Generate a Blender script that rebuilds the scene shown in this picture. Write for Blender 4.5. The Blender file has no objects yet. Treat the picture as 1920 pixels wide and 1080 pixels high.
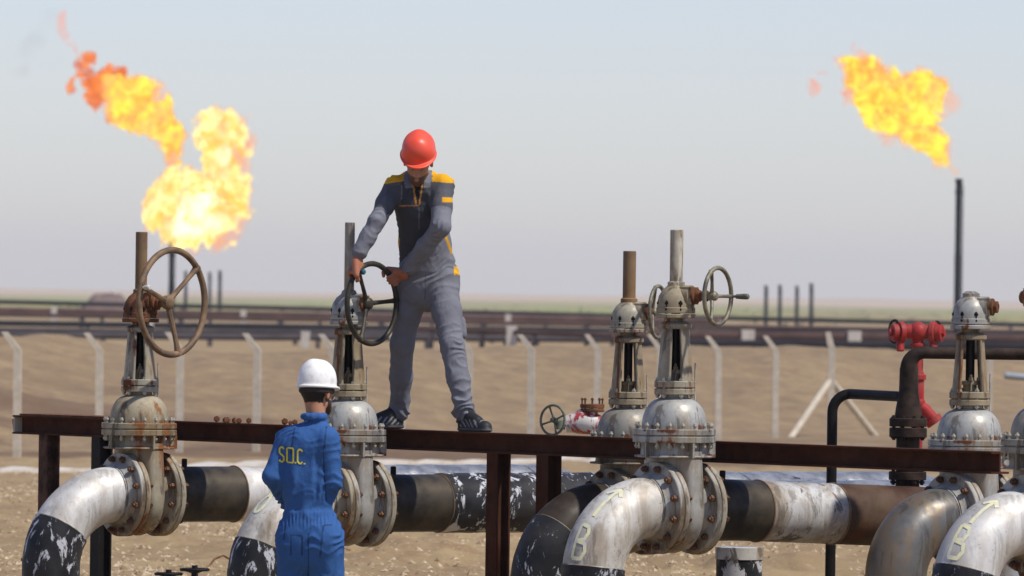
import bpy, math, random
import numpy as np
from mathutils import Vector, Matrix, noise
from mathutils.bvhtree import BVHTree
R = math.radians
random.seed(7)
sc = bpy.context.scene
COL = sc.collection

# ------------------------------------------------------------------ camera
FPX = 14500.0            # focal length in pixels of a 1920 wide picture
H = 2.15                 # eye height
ROLL = 0.0135
cam_d = bpy.data.cameras.new('camera')
cam = bpy.data.objects.new('camera', cam_d); COL.objects.link(cam)
cam_d.sensor_width = 36.0; cam_d.lens = FPX / 1920 * 36
cam_d.clip_start = 1.0; cam_d.clip_end = 20000
p = 20 / FPX
fw = Vector((0, math.cos(p), math.sin(p)))
u = Vector((math.cos(ROLL), 0, math.sin(ROLL)))
v = u.cross(fw).normalized()
m = Matrix((u, v, -fw)).transposed().to_4x4(); m.translation = (0, 0, H)
cam.matrix_world = m
cam_d.dof.use_dof = True; cam_d.dof.focus_distance = 46.3; cam_d.dof.aperture_fstop = 8
sc.camera = cam

# ------------------------------------------------------------------ light
SUN = Vector((0.72, -0.42, 1.25)).normalized()
elev = math.asin(SUN.z); azi = math.atan2(SUN.x, SUN.y)
w = bpy.data.worlds.new('World'); sc.world = w; w.use_nodes = True
nt = w.node_tree; bg = nt.nodes['Background']
sky = nt.nodes.new('ShaderNodeTexSky'); sky.sky_type = 'NISHITA'; sky.sun_disc = False
sky.sun_elevation = elev; sky.sun_rotation = azi
sky.altitude = 0; sky.air_density = 0.85; sky.dust_density = 0.25; sky.ozone_density = 1.5
wb = nt.nodes.new('ShaderNodeMix'); wb.data_type = 'RGBA'; wb.blend_type = 'MULTIPLY'; wb.inputs[0].default_value = 1
wb.inputs[7].default_value = (1.035, .985, 1.14, 1)          # white balance of the hazy sky
nt.links.new(sky.outputs[0], wb.inputs[6]); nt.links.new(wb.outputs[2], bg.inputs[0]); bg.inputs[1].default_value = 0.105
sl = bpy.data.lights.new('sun', 'SUN'); sl.energy = 3.9; sl.angle = R(2.0); sl.color = (1, .94, .85)
so = bpy.data.objects.new('sun', sl); COL.objects.link(so)
so.rotation_euler = SUN.to_track_quat('Z', 'Y').to_euler(); so.location = (20, 0, 40)
sc.view_settings.view_transform = 'Standard'; sc.view_settings.look = 'None'
sc.view_settings.exposure = 0.16; sc.view_settings.gamma = 1.0
sc.render.engine = 'CYCLES'
sc.cycles.volume_bounces = 1; sc.cycles.max_bounces = 8
sc.cycles.transparent_max_bounces = 16

def W(px, py, Y):
    """world point at depth Y that the photograph shows at (px, py)"""
    du = px - 960; dv = 540 - py
    a = du * math.cos(ROLL) - dv * math.sin(ROLL)
    b = dv * math.cos(ROLL) + du * math.sin(ROLL)
    return Vector((Y * a / FPX, Y, H + Y * (b + 20) / FPX))

# ------------------------------------------------------------------ mesh helpers
def frame(z, x=None):
    z = Vector(z).normalized()
    if x is None: x = Vector((1, 0, 0)) if abs(z.x) < .8 else Vector((0, 1, 0))
    x = Vector(x); x = (x - z * x.dot(z)).normalized()
    y = z.cross(x)
    return Matrix((x, y, z)).transposed().to_4x4()

class MB:
    def __init__(s): s.v = []; s.f = []
    def add(s, vs, fs, M=None):
        o = len(s.v)
        if M is not None: vs = [M @ Vector(q) for q in vs]
        s.v += [tuple(q) for q in vs]; s.f += [tuple(i + o for i in f) for f in fs]
        return s
    def box(s, c, d, M=None, ch=0):
        x, y, z = [q / 2 for q in d]; vs = []
        for sx in (-1, 1):
            for sy in (-1, 1):
                for sz in (-1, 1): vs.append((c[0] + sx * x, c[1] + sy * y, c[2] + sz * z))
        return s.add(vs, [(0, 1, 3, 2), (4, 6, 7, 5), (0, 4, 5, 1), (2, 3, 7, 6), (0, 2, 6, 4), (1, 5, 7, 3)], M)
    def lathe(s, prof, n=40, M=None, closed=False):
        """profile of (r, z) revolved about z"""
        vs = []; fs = []; k = len(prof)
        for r, z in prof:
            for i in range(n):
                a = 2 * math.pi * i / n; vs.append((r * math.cos(a), r * math.sin(a), z))
        for j in range(k - 1 if not closed else k):
            j2 = (j + 1) % k
            for i in range(n):
                i2 = (i + 1) % n; fs.append((j * n + i, j * n + i2, j2 * n + i2, j2 * n + i))
        if not closed:
            if prof[0][0] > 1e-4: fs.append(tuple(reversed(range(n))))
            if prof[-1][0] > 1e-4: fs.append(tuple(range((k - 1) * n, k * n)))
        return s.add(vs, fs, M)
    def disc(s, r, z0, z1, M=None, n=48, c=.004, ri=0):
        if ri: return s.lathe([(ri, z0), (r - c, z0), (r, z0 + c), (r, z1 - c), (r - c, z1), (ri, z1)], n, M, True)
        return s.lathe([(r - c, z0), (r, z0 + c), (r, z1 - c), (r - c, z1)], n, M)
    def tube(s, pts, rad, n=14, cap=True, ref=None):
        pts = [Vector(q) for q in pts]; m = len(pts)
        if not hasattr(rad, '__len__'): rad = [rad] * m
        vs = []; fs = []
        t0 = (pts[1] - pts[0]).normalized()
        x = Vector(ref) if ref is not None else (Vector((0, 0, 1)) if abs(t0.z) < .9 else Vector((1, 0, 0)))
        for i in range(m):
            t = (pts[min(i + 1, m - 1)] - pts[max(i - 1, 0)]).normalized()
            x = (x - t * x.dot(t)).normalized(); y = t.cross(x)
            for j in range(n):
                a = 2 * math.pi * j / n
                vs.append(pts[i] + (x * math.cos(a) + y * math.sin(a)) * rad[i])
        for i in range(m - 1):
            for j in range(n):
                j2 = (j + 1) % n; fs.append((i * n + j, i * n + j2, (i + 1) * n + j2, (i + 1) * n + j))
        if cap:
            fs.append(tuple(reversed(range(n)))); fs.append(tuple(range((m - 1) * n, m * n)))
        return s.add(vs, fs)
    def cyl(s, p0, p1, r0, r1=None, n=16):
        return s.tube([p0, p1], [r0, r0 if r1 is None else r1], n)
    def torus(s, Rr, r, M=None, n=56, m=12, sy=1.0):
        vs = []; fs = []
        for i in range(n):
            a = 2 * math.pi * i / n
            for j in range(m):
                b = 2 * math.pi * j / m; q = Rr + r * math.cos(b)
                vs.append((q * math.cos(a), q * math.sin(a), r * sy * math.sin(b)))
        for i in range(n):
            for j in range(m):
                i2 = (i + 1) % n; j2 = (j + 1) % m
                fs.append((i * m + j, i2 * m + j, i2 * m + j2, i * m + j2))
        return s.add(vs, fs, M)
    def sphere(s, c, r, n=14, sc_=(1, 1, 1), M=None):
        k = n // 2; prof = []
        vs = []; fs = []
        for j in range(1, k):
            b = math.pi * j / k
            for i in range(n):
                a = 2 * math.pi * i / n
                vs.append((c[0] + r * sc_[0] * math.sin(b) * math.cos(a), c[1] + r * sc_[1] * math.sin(b) * math.sin(a), c[2] + r * sc_[2] * math.cos(b)))
        t = len(vs); vs.append((c[0], c[1], c[2] + r * sc_[2])); vs.append((c[0], c[1], c[2] - r * sc_[2]))
        for j in range(k - 2):
            for i in range(n):
                i2 = (i + 1) % n; fs.append((j * n + i, (j + 1) * n + i, (j + 1) * n + i2, j * n + i2))
        for i in range(n):
            i2 = (i + 1) % n; fs.append((t, i, i2)); fs.append((t + 1, (k - 2) * n + i2, (k - 2) * n + i))
        return s.add(vs, fs, M)
    def mesh(s, name, mat, sharp=35):
        me = bpy.data.meshes.new(name); me.from_pydata(s.v, [], s.f); me.update()
        me.materials.append(mat); me.shade_smooth(); me.set_sharp_from_angle(angle=R(sharp))
        return me
    def build(s, name, mat, parent=None, sharp=35, loc=None):
        return link(name, s.mesh(name, mat, sharp), parent, loc)

def link(name, me, parent=None, loc=None, mw=None):
    o = bpy.data.objects.new(name, me); COL.objects.link(o)
    if parent is not None: o.parent = parent
    if loc is not None: o.location = loc
    if mw is not None: o.matrix_local = mw
    return o
def tag(o, label=None, cat=None, group=None, kind=None):
    if label: o['label'] = label
    if cat: o['category'] = cat
    if group: o['group'] = group
    if kind: o['kind'] = kind
    return o
def thing(name, loc, label, cat, group=None, rz=0):
    o = bpy.data.objects.new(name, None); COL.objects.link(o); o.empty_display_size = .1
    o.location = loc; o.rotation_euler = (0, 0, rz)
    return tag(o, label, cat, group)

# ------------------------------------------------------------------ numpy noise + implicit surfaces
_rs = np.random.RandomState(3); _perm = _rs.permutation(256).astype(np.int64); _val = _rs.rand(256).astype(np.float32)
def vnoise(x, y, z=0.0):
    x = np.asarray(x, dtype=np.float64); y = np.asarray(y, dtype=np.float64); z = np.zeros_like(x) + z
    xi = np.floor(x).astype(np.int64); yi = np.floor(y).astype(np.int64); zi = np.floor(z).astype(np.int64)
    xf = x - xi; yf = y - yi; zf = z - zi
    xf = xf * xf * (3 - 2 * xf); yf = yf * yf * (3 - 2 * yf); zf = zf * zf * (3 - 2 * zf)
    def h(a, b, c): return _val[_perm[(_perm[(_perm[a & 255] + b) & 255] + c) & 255]]
    r = 0
    for dx in (0, 1):
        for dy in (0, 1):
            for dz in (0, 1):
                r = r + h(xi + dx, yi + dy, zi + dz) * (xf if dx else 1 - xf) * (yf if dy else 1 - yf) * (zf if dz else 1 - zf)
    return r * 2 - 1
def fbm(x, y, z=0.0, o=4):
    r = 0; a = 1.0; f = 1.0
    for i in range(o):
        r = r + a * vnoise(x * f + 17.3 * i, y * f - 9.1 * i, z * f + 3.7 * i); a *= .5; f *= 2.03
    return r

class Field:
    def __init__(s, lo, hi, h):
        s.lo = np.array(lo, dtype=np.float64); s.h = h
        s.n = np.ceil((np.array(hi) - s.lo) / h).astype(int) + 1
        s.D = np.full(tuple(s.n), 1.0, dtype=np.float32)
    def block(s, lo, hi):
        a = np.clip(np.floor((lo - s.lo) / s.h).astype(int), 0, s.n - 1)
        b = np.clip(np.ceil((hi - s.lo) / s.h).astype(int) + 1, 1, s.n)
        g = np.meshgrid(*[s.lo[i] + s.h * np.arange(a[i], b[i]) for i in range(3)], indexing='ij', sparse=True)
        return (slice(a[0], b[0]), slice(a[1], b[1]), slice(a[2], b[2])), g
    def cap(s, p0, p1, r0, r1=None, k=.02, flat=(1, 1, 1), sub=False):
        if r1 is None: r1 = r0
        p0 = np.array(p0, dtype=float); p1 = np.array(p1, dtype=float); fl = np.array(flat, dtype=float)
        mr = max(r0, r1) * fl.max() + k + 3 * s.h
        sl_, g = s.block(np.minimum(p0, p1) - mr, np.maximum(p0, p1) + mr)
        if s.D[sl_].size == 0: return s
        q = [(g[i] - p0[i]) / fl[i] for i in range(3)]; sg = (p1 - p0) / fl
        L = float((sg * sg).sum())
        t = np.clip((q[0] * sg[0] + q[1] * sg[1] + q[2] * sg[2]) / L, 0, 1) if L > 1e-10 else 0.0
        d = np.sqrt((q[0] - t * sg[0]) ** 2 + (q[1] - t * sg[1]) ** 2 + (q[2] - t * sg[2]) ** 2) - (r0 + (r1 - r0) * t)
        d = (d * fl.min()).astype(np.float32); o = s.D[sl_]
        if sub:
            hh = np.maximum(k - np.abs(o + d), 0) ; s.D[sl_] = np.maximum(o, -d) + hh * hh * .25 / k
        else:
            hh = np.maximum(k - np.abs(o - d), 0) ; s.D[sl_] = np.minimum(o, d) - hh * hh * .25 / k
        return s
    def chain(s, pts, rad, k=.02, flat=(1, 1, 1)):
        for i in range(len(pts) - 1): s.cap(pts[i], pts[i + 1], rad[i], rad[i + 1], k, flat)
        return s
    def net(s):
        D = s.D; ins = D < 0
        c = [ins[dx:D.shape[0] - 1 + dx, dy:D.shape[1] - 1 + dy, dz:D.shape[2] - 1 + dz] for dx in (0, 1) for dy in (0, 1) for dz in (0, 1)]
        anyi = c[0].copy(); alli = c[0].copy()
        for q in c[1:]: anyi |= q; alli &= q
        mask = anyi & ~alli
        idx = np.argwhere(mask); ids = np.full(mask.shape, -1, dtype=np.int64); ids[mask] = np.arange(len(idx))
        offs = [(dx, dy, dz) for dx in (0, 1) for dy in (0, 1) for dz in (0, 1)]
        val = np.stack([D[idx[:, 0] + o[0], idx[:, 1] + o[1], idx[:, 2] + o[2]] for o in offs], 1)
        acc = np.zeros((len(idx), 3)); cnt = np.zeros(len(idx))
        for a in range(8):
            for b in range(a + 1, 8):
                oa = np.array(offs[a]); ob = np.array(offs[b])
                if np.abs(oa - ob).sum() != 1: continue
                va = val[:, a]; vb = val[:, b]; mk = (va < 0) != (vb < 0)
                t = np.where(mk, va / np.where(va == vb, 1, va - vb), 0)
                acc += mk[:, None] * (oa + t[:, None] * (ob - oa)); cnt += mk
        V = s.lo + (idx + acc / cnt[:, None]) * s.h
        F = []
        for ax in range(3):
            o1, o2 = [i for i in range(3) if i != ax]
            A = [slice(None)] * 3; B = [slice(None)] * 3
            A[ax] = slice(0, -1); B[ax] = slice(1, None)
            a = ins[tuple(A)]; b = ins[tuple(B)]
            e = np.argwhere(a != b)
            e = e[(e[:, o1] > 0) & (e[:, o2] > 0) & (e[:, o1] < D.shape[o1] - 1) & (e[:, o2] < D.shape[o2] - 1)]
            fl = a[e[:, 0], e[:, 1], e[:, 2]]
            def cid(d1, d2):
                q = e.copy(); q[:, o1] -= d1; q[:, o2] -= d2
                return ids[q[:, 0], q[:, 1], q[:, 2]]
            q = np.stack([cid(1, 1), cid(0, 1), cid(0, 0), cid(1, 0)], 1)
            if ax == 1: fl = ~fl
            q[~fl] = q[~fl][:, ::-1]
            F.append(q)
        return V, np.concatenate(F)
def np_mesh(name, V, F, mat, smooth=True):
    me = bpy.data.meshes.new(name); k = F.shape[1]
    me.vertices.add(len(V)); me.vertices.foreach_set('co', np.asarray(V, dtype=np.float32).ravel())
    me.loops.add(F.size); me.loops.foreach_set('vertex_index', F.astype(np.int32).ravel())
    me.polygons.add(len(F)); me.polygons.foreach_set('loop_start', np.arange(0, F.size, k, dtype=np.int32))
    me.update(calc_edges=True); me.validate()
    if mat: me.materials.append(mat)
    if smooth: me.shade_smooth()
    return me
def normals(V, F):
    a, b, c, d = V[F[:, 0]], V[F[:, 1]], V[F[:, 2]], V[F[:, 3]]
    n = np.cross(c - a, d - b); N = np.zeros_like(V)
    for i in range(4): np.add.at(N, F[:, i], n)
    return N / np.maximum(np.linalg.norm(N, axis=1), 1e-12)[:, None]
def relax(V, F, it=2, lam=.5):
    for _ in range(it):
        S = np.zeros_like(V); C = np.zeros(len(V))
        for i in range(4):
            a = F[:, i]; b = F[:, (i + 1) % 4]
            np.add.at(S, a, V[b]); np.add.at(C, a, 1); np.add.at(S, b, V[a]); np.add.at(C, b, 1)
        V = V + lam * (S / np.maximum(C, 1)[:, None] - V)
    return V
def vcol(me, C):
    at = me.color_attributes.new('Col', 'FLOAT_COLOR', 'POINT')
    at.data.foreach_set('color', np.concatenate([C, np.ones((len(C), 1))], 1).astype(np.float32).ravel())

# ------------------------------------------------------------------ materials
class NT:
    def __init__(s, name):
        s.m = bpy.data.materials.new(name); s.m.use_nodes = True; s.t = s.m.node_tree
        s.b = s.t.nodes['Principled BSDF']; s.out = s.t.nodes['Material Output']
        s.tc = s.t.nodes.new('ShaderNodeTexCoord').outputs['Object']
    def n(s, ty, **kw):
        q = s.t.nodes.new('ShaderNode' + ty)
        for k, v_ in kw.items():
            if k in q.inputs: s.set(q.inputs[k], v_)
            else: setattr(q, k, v_)
        return q
    def set(s, inp, v_):
        if hasattr(v_, 'is_linked') or isinstance(v_, bpy.types.NodeSocket): s.t.links.new(v_, inp)
        elif isinstance(v_, (tuple, list)) and len(v_) == 3 and inp.type == 'RGBA': inp.default_value = (*v_, 1)
        else: inp.default_value = v_
    def mapping(s, scale=(1, 1, 1), loc=(0, 0, 0), src=None):
        q = s.n('Mapping', Vector=src or s.tc, Scale=scale, Location=loc); return q.outputs[0]
    def noise(s, scale, detail=4, rough=.55, vec=None, dist=0):
        return s.n('TexNoise', Vector=vec or s.tc, Scale=scale, Detail=detail, Roughness=rough, Distortion=dist).outputs[0]
    def ramp(s, fac, a, b, c0=0.0, c1=1.0):
        q = s.n('MapRange', **{'Value': fac, 'From Min': a, 'From Max': b, 'To Min': c0, 'To Max': c1}); q.interpolation_type = 'SMOOTHSTEP'
        return q.outputs[0]
    def mix(s, fac, a, b):
        q = s.t.nodes.new('ShaderNodeMix'); q.data_type = 'RGBA'
        s.set(q.inputs[0], fac); s.set(q.inputs[6], a); s.set(q.inputs[7], b); return q.outputs[2]
    def math(s, op, a, b=0.0):
        q = s.t.nodes.new('ShaderNodeMath'); q.operation = op; s.set(q.inputs[0], a); s.set(q.inputs[1], b); return q.outputs[0]
    def bump(s, h, strength=.3, dist=.01):
        q = s.n('Bump', Height=h, Strength=strength, Distance=dist); s.set(s.b.inputs['Normal'], q.outputs[0])
    def done(s, col, rough=.5, metal=0.0, spec=.5):
        s.set(s.b.inputs['Base Color'], col); s.set(s.b.inputs['Roughness'], rough)
        s.set(s.b.inputs['Metallic'], metal); s.set(s.b.inputs['Specular IOR Level'], spec); return s.m

RUST = (.17, .055, .018); RUSTD = (.055, .02, .01)
def paint(name, c1, c2, rust=.62, rs=7, rough=.45, metal=0.0, rustc=RUST, dirt=.5, streak=True, loc=(0, 0, 0), bumpy=.25, bands=(), spec=.4, stain=.0, flake=None, fl=.55, fls=9):
    n = NT(name); tc = n.mapping((1, 1, 1), loc)
    col = n.mix(n.ramp(n.noise(5, 5, .6, tc), .35, .65), c1, c2)
    # dusty film
    col = n.mix(n.math('MULTIPLY', n.ramp(n.noise(2.3, 6, .65, tc), .45, .7), dirt), col, (.20, .155, .10))
    f = None
    if flake:
        f = n.ramp(n.noise(fls, 8, .72, n.mapping((1, 1, .45), loc), .6), fl, fl + .03)
        col = n.mix(f, col, flake)
    # orange rust where water runs
    sv = n.mapping((1, 1, .22 if streak else 1), loc)
    if stain:
        st_ = n.ramp(n.noise(3.4, 7, .7, n.mapping((1.2, 1.2, .30), tuple(q + 3.3 for q in loc)), .5), .45, .58)
        col = n.mix(n.math('MULTIPLY', st_, stain), col, (.22, .145, .07))
        st2 = n.ramp(n.noise(9, 7, .7, n.mapping((1, 1, .2), tuple(q + 7.1 for q in loc)), .4), .53, .60)
        col = n.mix(n.math('MULTIPLY', st2, stain * .9), col, (.07, .05, .03))
    nr_ = n.noise(rs, 7, .68, sv, .3)
    if bands:
        zc = n.n('SeparateXYZ', Vector=n.tc).outputs[2]; add = None
        for (z0, hw_, am) in bands:
            k_ = n.math('MULTIPLY', n.ramp(n.math('ABSOLUTE', n.math('SUBTRACT', zc, z0)), hw_ * .4, hw_, 1.0, 0.0), am)
            add = k_ if add is None else n.math('MAXIMUM', add, k_)
        nr_ = n.math('ADD', nr_, add)
    r1 = n.ramp(nr_, rust, rust + .09)
    rc = n.mix(n.noise(40, 3, .6, tc), rustc, tuple(q * .45 for q in rustc))
    col = n.mix(r1, col, rc)
    # dark specks
    sp = n.ramp(n.noise(60, 3, .6, tc), .66, .72)
    col = n.mix(n.math('MULTIPLY', sp, .6), col, (.05, .035, .025))
    rg = n.math('MAXIMUM', n.ramp(n.noise(12, 4, .6, tc), .3, .7, rough - .08, rough + .12), n.math('MULTIPLY', r1, .85))
    n.bump(n.math('ADD', n.noise(18, 6, .6, tc), n.math('MULTIPLY', r1, .5)), bumpy, .004)
    mt = n.math('MULTIPLY', n.math('SUBTRACT', 1.0, r1), metal) if metal else 0.0
    if metal and f is not None: mt = n.math('MULTIPLY', mt, n.math('SUBTRACT', 1.0, f))
    return n.done(col, rg, mt, spec)
def plain(name, c, rough=.6, metal=0.0, var=.25, sc_=8, bump=.15, dist=.004):
    n = NT(name); q = n.noise(sc_, 5, .6)
    col = n.mix(n.ramp(q, .3, .7), tuple(x * (1 - var) for x in c), tuple(min(1, x * (1 + var)) for x in c))
    n.bump(n.noise(sc_ * 5, 4), bump, dist); return n.done(col, rough, metal, .5 if max(c) > .15 else .2)

M_CREAM = paint('weathered_cream_paint', (.40, .37, .28), (.27, .25, .19), stain=0.8, rust=.56, rs=9, rough=.48, dirt=.6, bands=((.37, .03, .07), (.46, .03, .09), (.30, .02, .06), (.70, .05, .08), (1.10, .04, .07), (1.15, .02, .06), (-.2, .12, .05)), bumpy=.5)
M_BONR = paint('rust_stained_bonnet_paint', (.37, .33, .23), (.27, .22, .14), stain=.9, spec=.3, rust=.575, rs=4.5, rough=.6, dirt=.6, bumpy=.5, rustc=(.30, .12, .035), bands=((.56, .09, .07), (.46, .03, .10), (.42, .05, .06)))
M_YOKR = paint('rust_run_yoke_paint', (.36, .31, .20), (.24, .19, .12), stain=.9, spec=.3, rust=.52, rs=7, rough=.6, dirt=.6, bumpy=.5, rustc=(.21, .085, .03))
M_CREAM_R = paint('cream_paint_with_rust', (.38, .35, .26), (.26, .23, .165), stain=0.85, rust=.53, rs=6, rough=.55, dirt=.7, bumpy=.5, bands=((.37, .03, .07), (.46, .03, .09), (.30, .02, .06), (.70, .05, .08), (1.10, .04, .07), (1.15, .02, .06), (-.2, .12, .05)),  rustc=(.27, .10, .03))
M_GREYP = paint('grey_valve_paint', (.41, .41, .38), (.29, .29, .265), stain=0.7, rust=.60, rs=8, rough=.46, dirt=.5, metal=.15, bands=((.37, .03, .07), (.46, .03, .09), (.30, .02, .06), (.70, .05, .08), (1.10, .04, .07), (1.15, .02, .06), (-.2, .12, .05)), bumpy=.45)
M_GREYD = paint('dusty_grey_paint', (.29, .275, .235), (.20, .19, .16), stain=0.8, rust=.59, rs=7, rough=.5, dirt=.6, metal=.1, bands=((.37, .03, .07), (.46, .03, .09), (.30, .02, .06), (.70, .05, .08), (1.10, .04, .07), (1.15, .02, .06), (-.2, .12, .05)), bumpy=.5)
M_SILVER = paint('silver_pipe_paint', (.66, .65, .62), (.55, .54, .51), stain=.3, rust=.69, rs=4, rough=.52, metal=.22, dirt=.25, bumpy=.15)
M_SILVER2 = paint('stained_silver_paint', (.66, .64, .58), (.52, .50, .45), stain=.5, rust=.66, rs=4, rough=.52, metal=.15, dirt=.5, loc=(3, 1, 2), bumpy=.15)
M_DULL = paint('dull_grey_pipe_paint', (.16, .16, .155), (.12, .12, .115), stain=0.6, rust=.66, rs=3, rough=.42, metal=.4, dirt=.3)
M_DARKP = paint('dark_grey_pipe', (.034, .031, .027), (.02, .019, .017), spec=.15, rust=.72, rs=3, rough=.42, metal=.2, dirt=.3)
M_BROWNP = paint('brown_rusty_pipe', (.075, .036, .022), (.05, .024, .015), spec=.15, rust=.6, rs=5, rough=.6, dirt=.3, flake=(.4, .38, .33), fl=.70)
M_OLIVE = paint('dark_olive_pipe', (.045, .034, .024), (.028, .02, .014), spec=.2, rust=.66, rs=4, rough=.5, dirt=.3)
M_WRAP = paint('black_wrap_peeling_white', (.014, .015, .018), (.03, .03, .033), spec=.15, rust=.9, rough=.45, dirt=.1, flake=(.50, .51, .54), fl=.54, fls=9)
M_WRAPD = paint('black_wrap', (.012, .013, .016), (.028, .028, .03), spec=.15, rust=.9, rough=.4, dirt=.15, flake=(.42, .43, .46), fl=.56, fls=7, loc=(5, 2, 0))
M_WHITEP = paint('white_peeling_pipe', (.55, .55, .53), (.42, .42, .41), stain=0.6, rust=.60, rs=5, rough=.5, dirt=.45, flake=(.14, .13, .12), fl=.57, fls=8, metal=.15)
M_FOIL = paint('crinkled_foil_wrap', (.46, .46, .46), (.24, .25, .27), rust=.8, rough=.3, metal=.6, dirt=.1, bumpy=1.0, flake=(.05, .055, .07), fl=.60, fls=6)
M_RUST = plain('rusty_steel', (.15, .062, .028), .8, 0, .45, 14, .5)
M_RUSTG = plain('rusty_wheel_iron', (.17, .105, .055), .65, .1, .4, 12, .4)
M_DKWHEEL = plain('dark_wheel_iron', (.055, .048, .036), .5, .3, .45, 14, .3)
M_OLIVEW = plain('worn_wheel_paint', (.17, .15, .10), .55, .2, .5, 16, .4)
M_BOLT = plain('rusty_bolt', (.12, .06, .033), .6, .4, .5, 30, .4)
M_BOLTC = plain('painted_bolt', (.40, .37, .29), .45, .2, .3, 30, .3)
M_BEAM = paint('red_oxide_beam', (.078, .028, .015), (.05, .018, .010), spec=.05, rust=.66, rs=6, rough=.75, dirt=.1, rustc=(.13, .045, .02))
M_POST = plain('rusty_post', (.075, .038, .026), .8, 0, .65, 9, .4)
M_BLACK = plain('black_steel', (.008, .0065, .006), .6, 0, .4, 10, .3)
M_RISER = plain('dark_brown_pipe', (.03, .018, .012), .7, 0, .6, 12, .3)
M_STEM = plain('greased_stem', (.012, .010, .008), .4, .4, .3, 20, .2)
M_STEMP = paint('grey_stem_tube', (.42, .42, .38), (.26, .25, .22), stain=0.8, rust=.55, rs=9, rough=.4, metal=.3)
M_STEMC = paint('chipped_cream_stem_tube', (.58, .56, .46), (.42, .39, .30), stain=.8, rust=.53, rs=9, rough=.5, bumpy=.5)
M_STEMR = paint('rusty_stem_tube', (.22, .125, .05), (.14, .08, .035), rust=.55, rs=9, rough=.7)
M_RED = paint('red_hydrant_paint', (.36, .018, .02), (.25, .022, .02), rust=.64, rough=.55, dirt=.35, spec=.25, bumpy=.4)
M_CONC = plain('pale_concrete', (.56, .49, .38), .9, 0, .15, 6, .4)
M_CONCW = plain('white_concrete', (.56, .51, .44), .9, 0, .12, 4, .3)
n = NT('cream_marker_paint'); M_MARK = n.done(n.mix(n.ramp(n.noise(22, 6, .7), .44, .58), (.74, .71, .42), (.60, .59, .50)), .5)
M_YEL = plain('yellow_lettering', (.62, .55, .04), .7, 0, .15, 60, .1)
M_TEAL = plain('teal_grip', (.015, .10, .14), .45, 0, .2, 20, .1)
M_WGRIP = plain('worn_white_grip', (.55, .53, .47), .45, 0, .2, 20, .1)
M_GREENGREY = plain('grey_green_grip', (.13, .14, .10), .5, 0, .3, 20, .2)
def m_far(name, c): return plain(name, c, .8, 0, .3, .5, .1)
M_FBLACK = m_far('far_black_pipe', (.022, .02, .022)); M_FGREY = m_far('far_grey_pipe', (.085, .07, .068))
M_FBROWN = m_far('far_brown_pipe', (.10, .055, .04)); M_FRED = m_far('far_red_brown_pipe', (.17, .09, .065))
M_FMOUND = m_far('dark_spoil_earth', (.15, .10, .08)); M_STACK = m_far('sooty_stack_steel', (.018, .02, .022))

# ------------------------------------------------------------------ terrain
def fence_y(x): return 123 + (x + 8.1) * 31 / 14.5
def sstep(a, b, x): t = np.clip((x - a) / (b - a), 0, 1); return t * t * (3 - 2 * t)
def ground(x, y):
    x = np.asarray(x, dtype=float); y = np.asarray(y, dtype=float)
    fy = np.clip(123 + (x + 8.1) * 2.138, 100, 190)
    wv = y - fy
    z = -.5 * sstep(80, 112, y)
    top = .93 + .08 * vnoise(x * .16 + 4, y * 0 + 2) + .06 * vnoise(x * .5, y * 0 + 5)
    top = top + .27 * np.exp(-((x + 10.4) / 1.5) ** 2)
    z = z + (top + .5) * sstep(3, 40, wv + 3 * vnoise(x * .3, y * .1)) * (1 - sstep(52, 82, wv))
    z = z + (.05 * fbm(x * .35, y * .12, 0, 3) + .035 * fbm(x * 1.9, y * .9, 9, 4)) * sstep(2, 14, wv) * (1 - sstep(45, 60, wv))
    z = z + .035 * fbm(x * 1.1, y * .5, 3, 4) * sstep(50, 60, y)
    z = z + .012 * fbm(x * 5, y * 2.5, 7, 3) * (1 - sstep(100, 160, y))
    # low dirt heaps between the pipes
    for (hx, hy, hr, hh) in ((-.9, 63, 1.1, .13), (1.9, 62, .9, .12), (-3.2, 66, 1.2, .10), (.2, 70, 1.5, .10), (2.5, 74, 1.8, .12)):
        z = z + hh * np.exp(-((x - hx) / hr) ** 2 - ((y - hy) / (hr * 1.8)) ** 2) * (1 + .5 * vnoise(x * 6, y * 3))
    far = sstep(2500, 6000, y)
    z = z + far * (5.0 + 2.0 * vnoise(x * .004, y * .0008) + 1.0 * vnoise(x * .02, y * .002))
    return z
rows = np.concatenate([np.linspace(-40, 52, 30), np.arange(52.5, 100, .13), np.arange(100, 215, .4), np.geomspace(216, 9000, 160)])
uu = np.linspace(-1, 1, 461)
X = []; Y = []
for y_ in rows:
    s_ = .55 * max(y_, 0) + 60
    X.append(s_ * (.11 * uu + .89 * uu ** 5)); Y.append(np.full_like(uu, y_))
X = np.array(X); Y = np.array(Y); Z = ground(X, Y)
nr, nc = X.shape
V = np.stack([X.ravel(), Y.ravel(), Z.ravel()], 1)
i = np.arange(nr - 1)[:, None] * nc + np.arange(nc - 1)[None, :]
F = np.stack([i, i + 1, i + nc + 1, i + nc], -1).reshape(-1, 4)
n = NT('desert_ground')
big = n.ramp(n.noise(.35, 5, .6), .35, .65)
col = n.mix(big, (.36, .262, .138), (.28, .20, .105))
col = n.mix(n.ramp(n.noise(2.2, 6, .65, n.mapping((1, .35, 1))), .42, .68), col, (.255, .17, .092))
col = n.mix(n.ramp(n.noise(14, 5, .7, n.mapping((1, .5, 1))), .55, .72), col, (.46, .35, .235))
sep = n.n('SeparateXYZ', Vector=n.tc); yy = sep.outputs[1]
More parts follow.
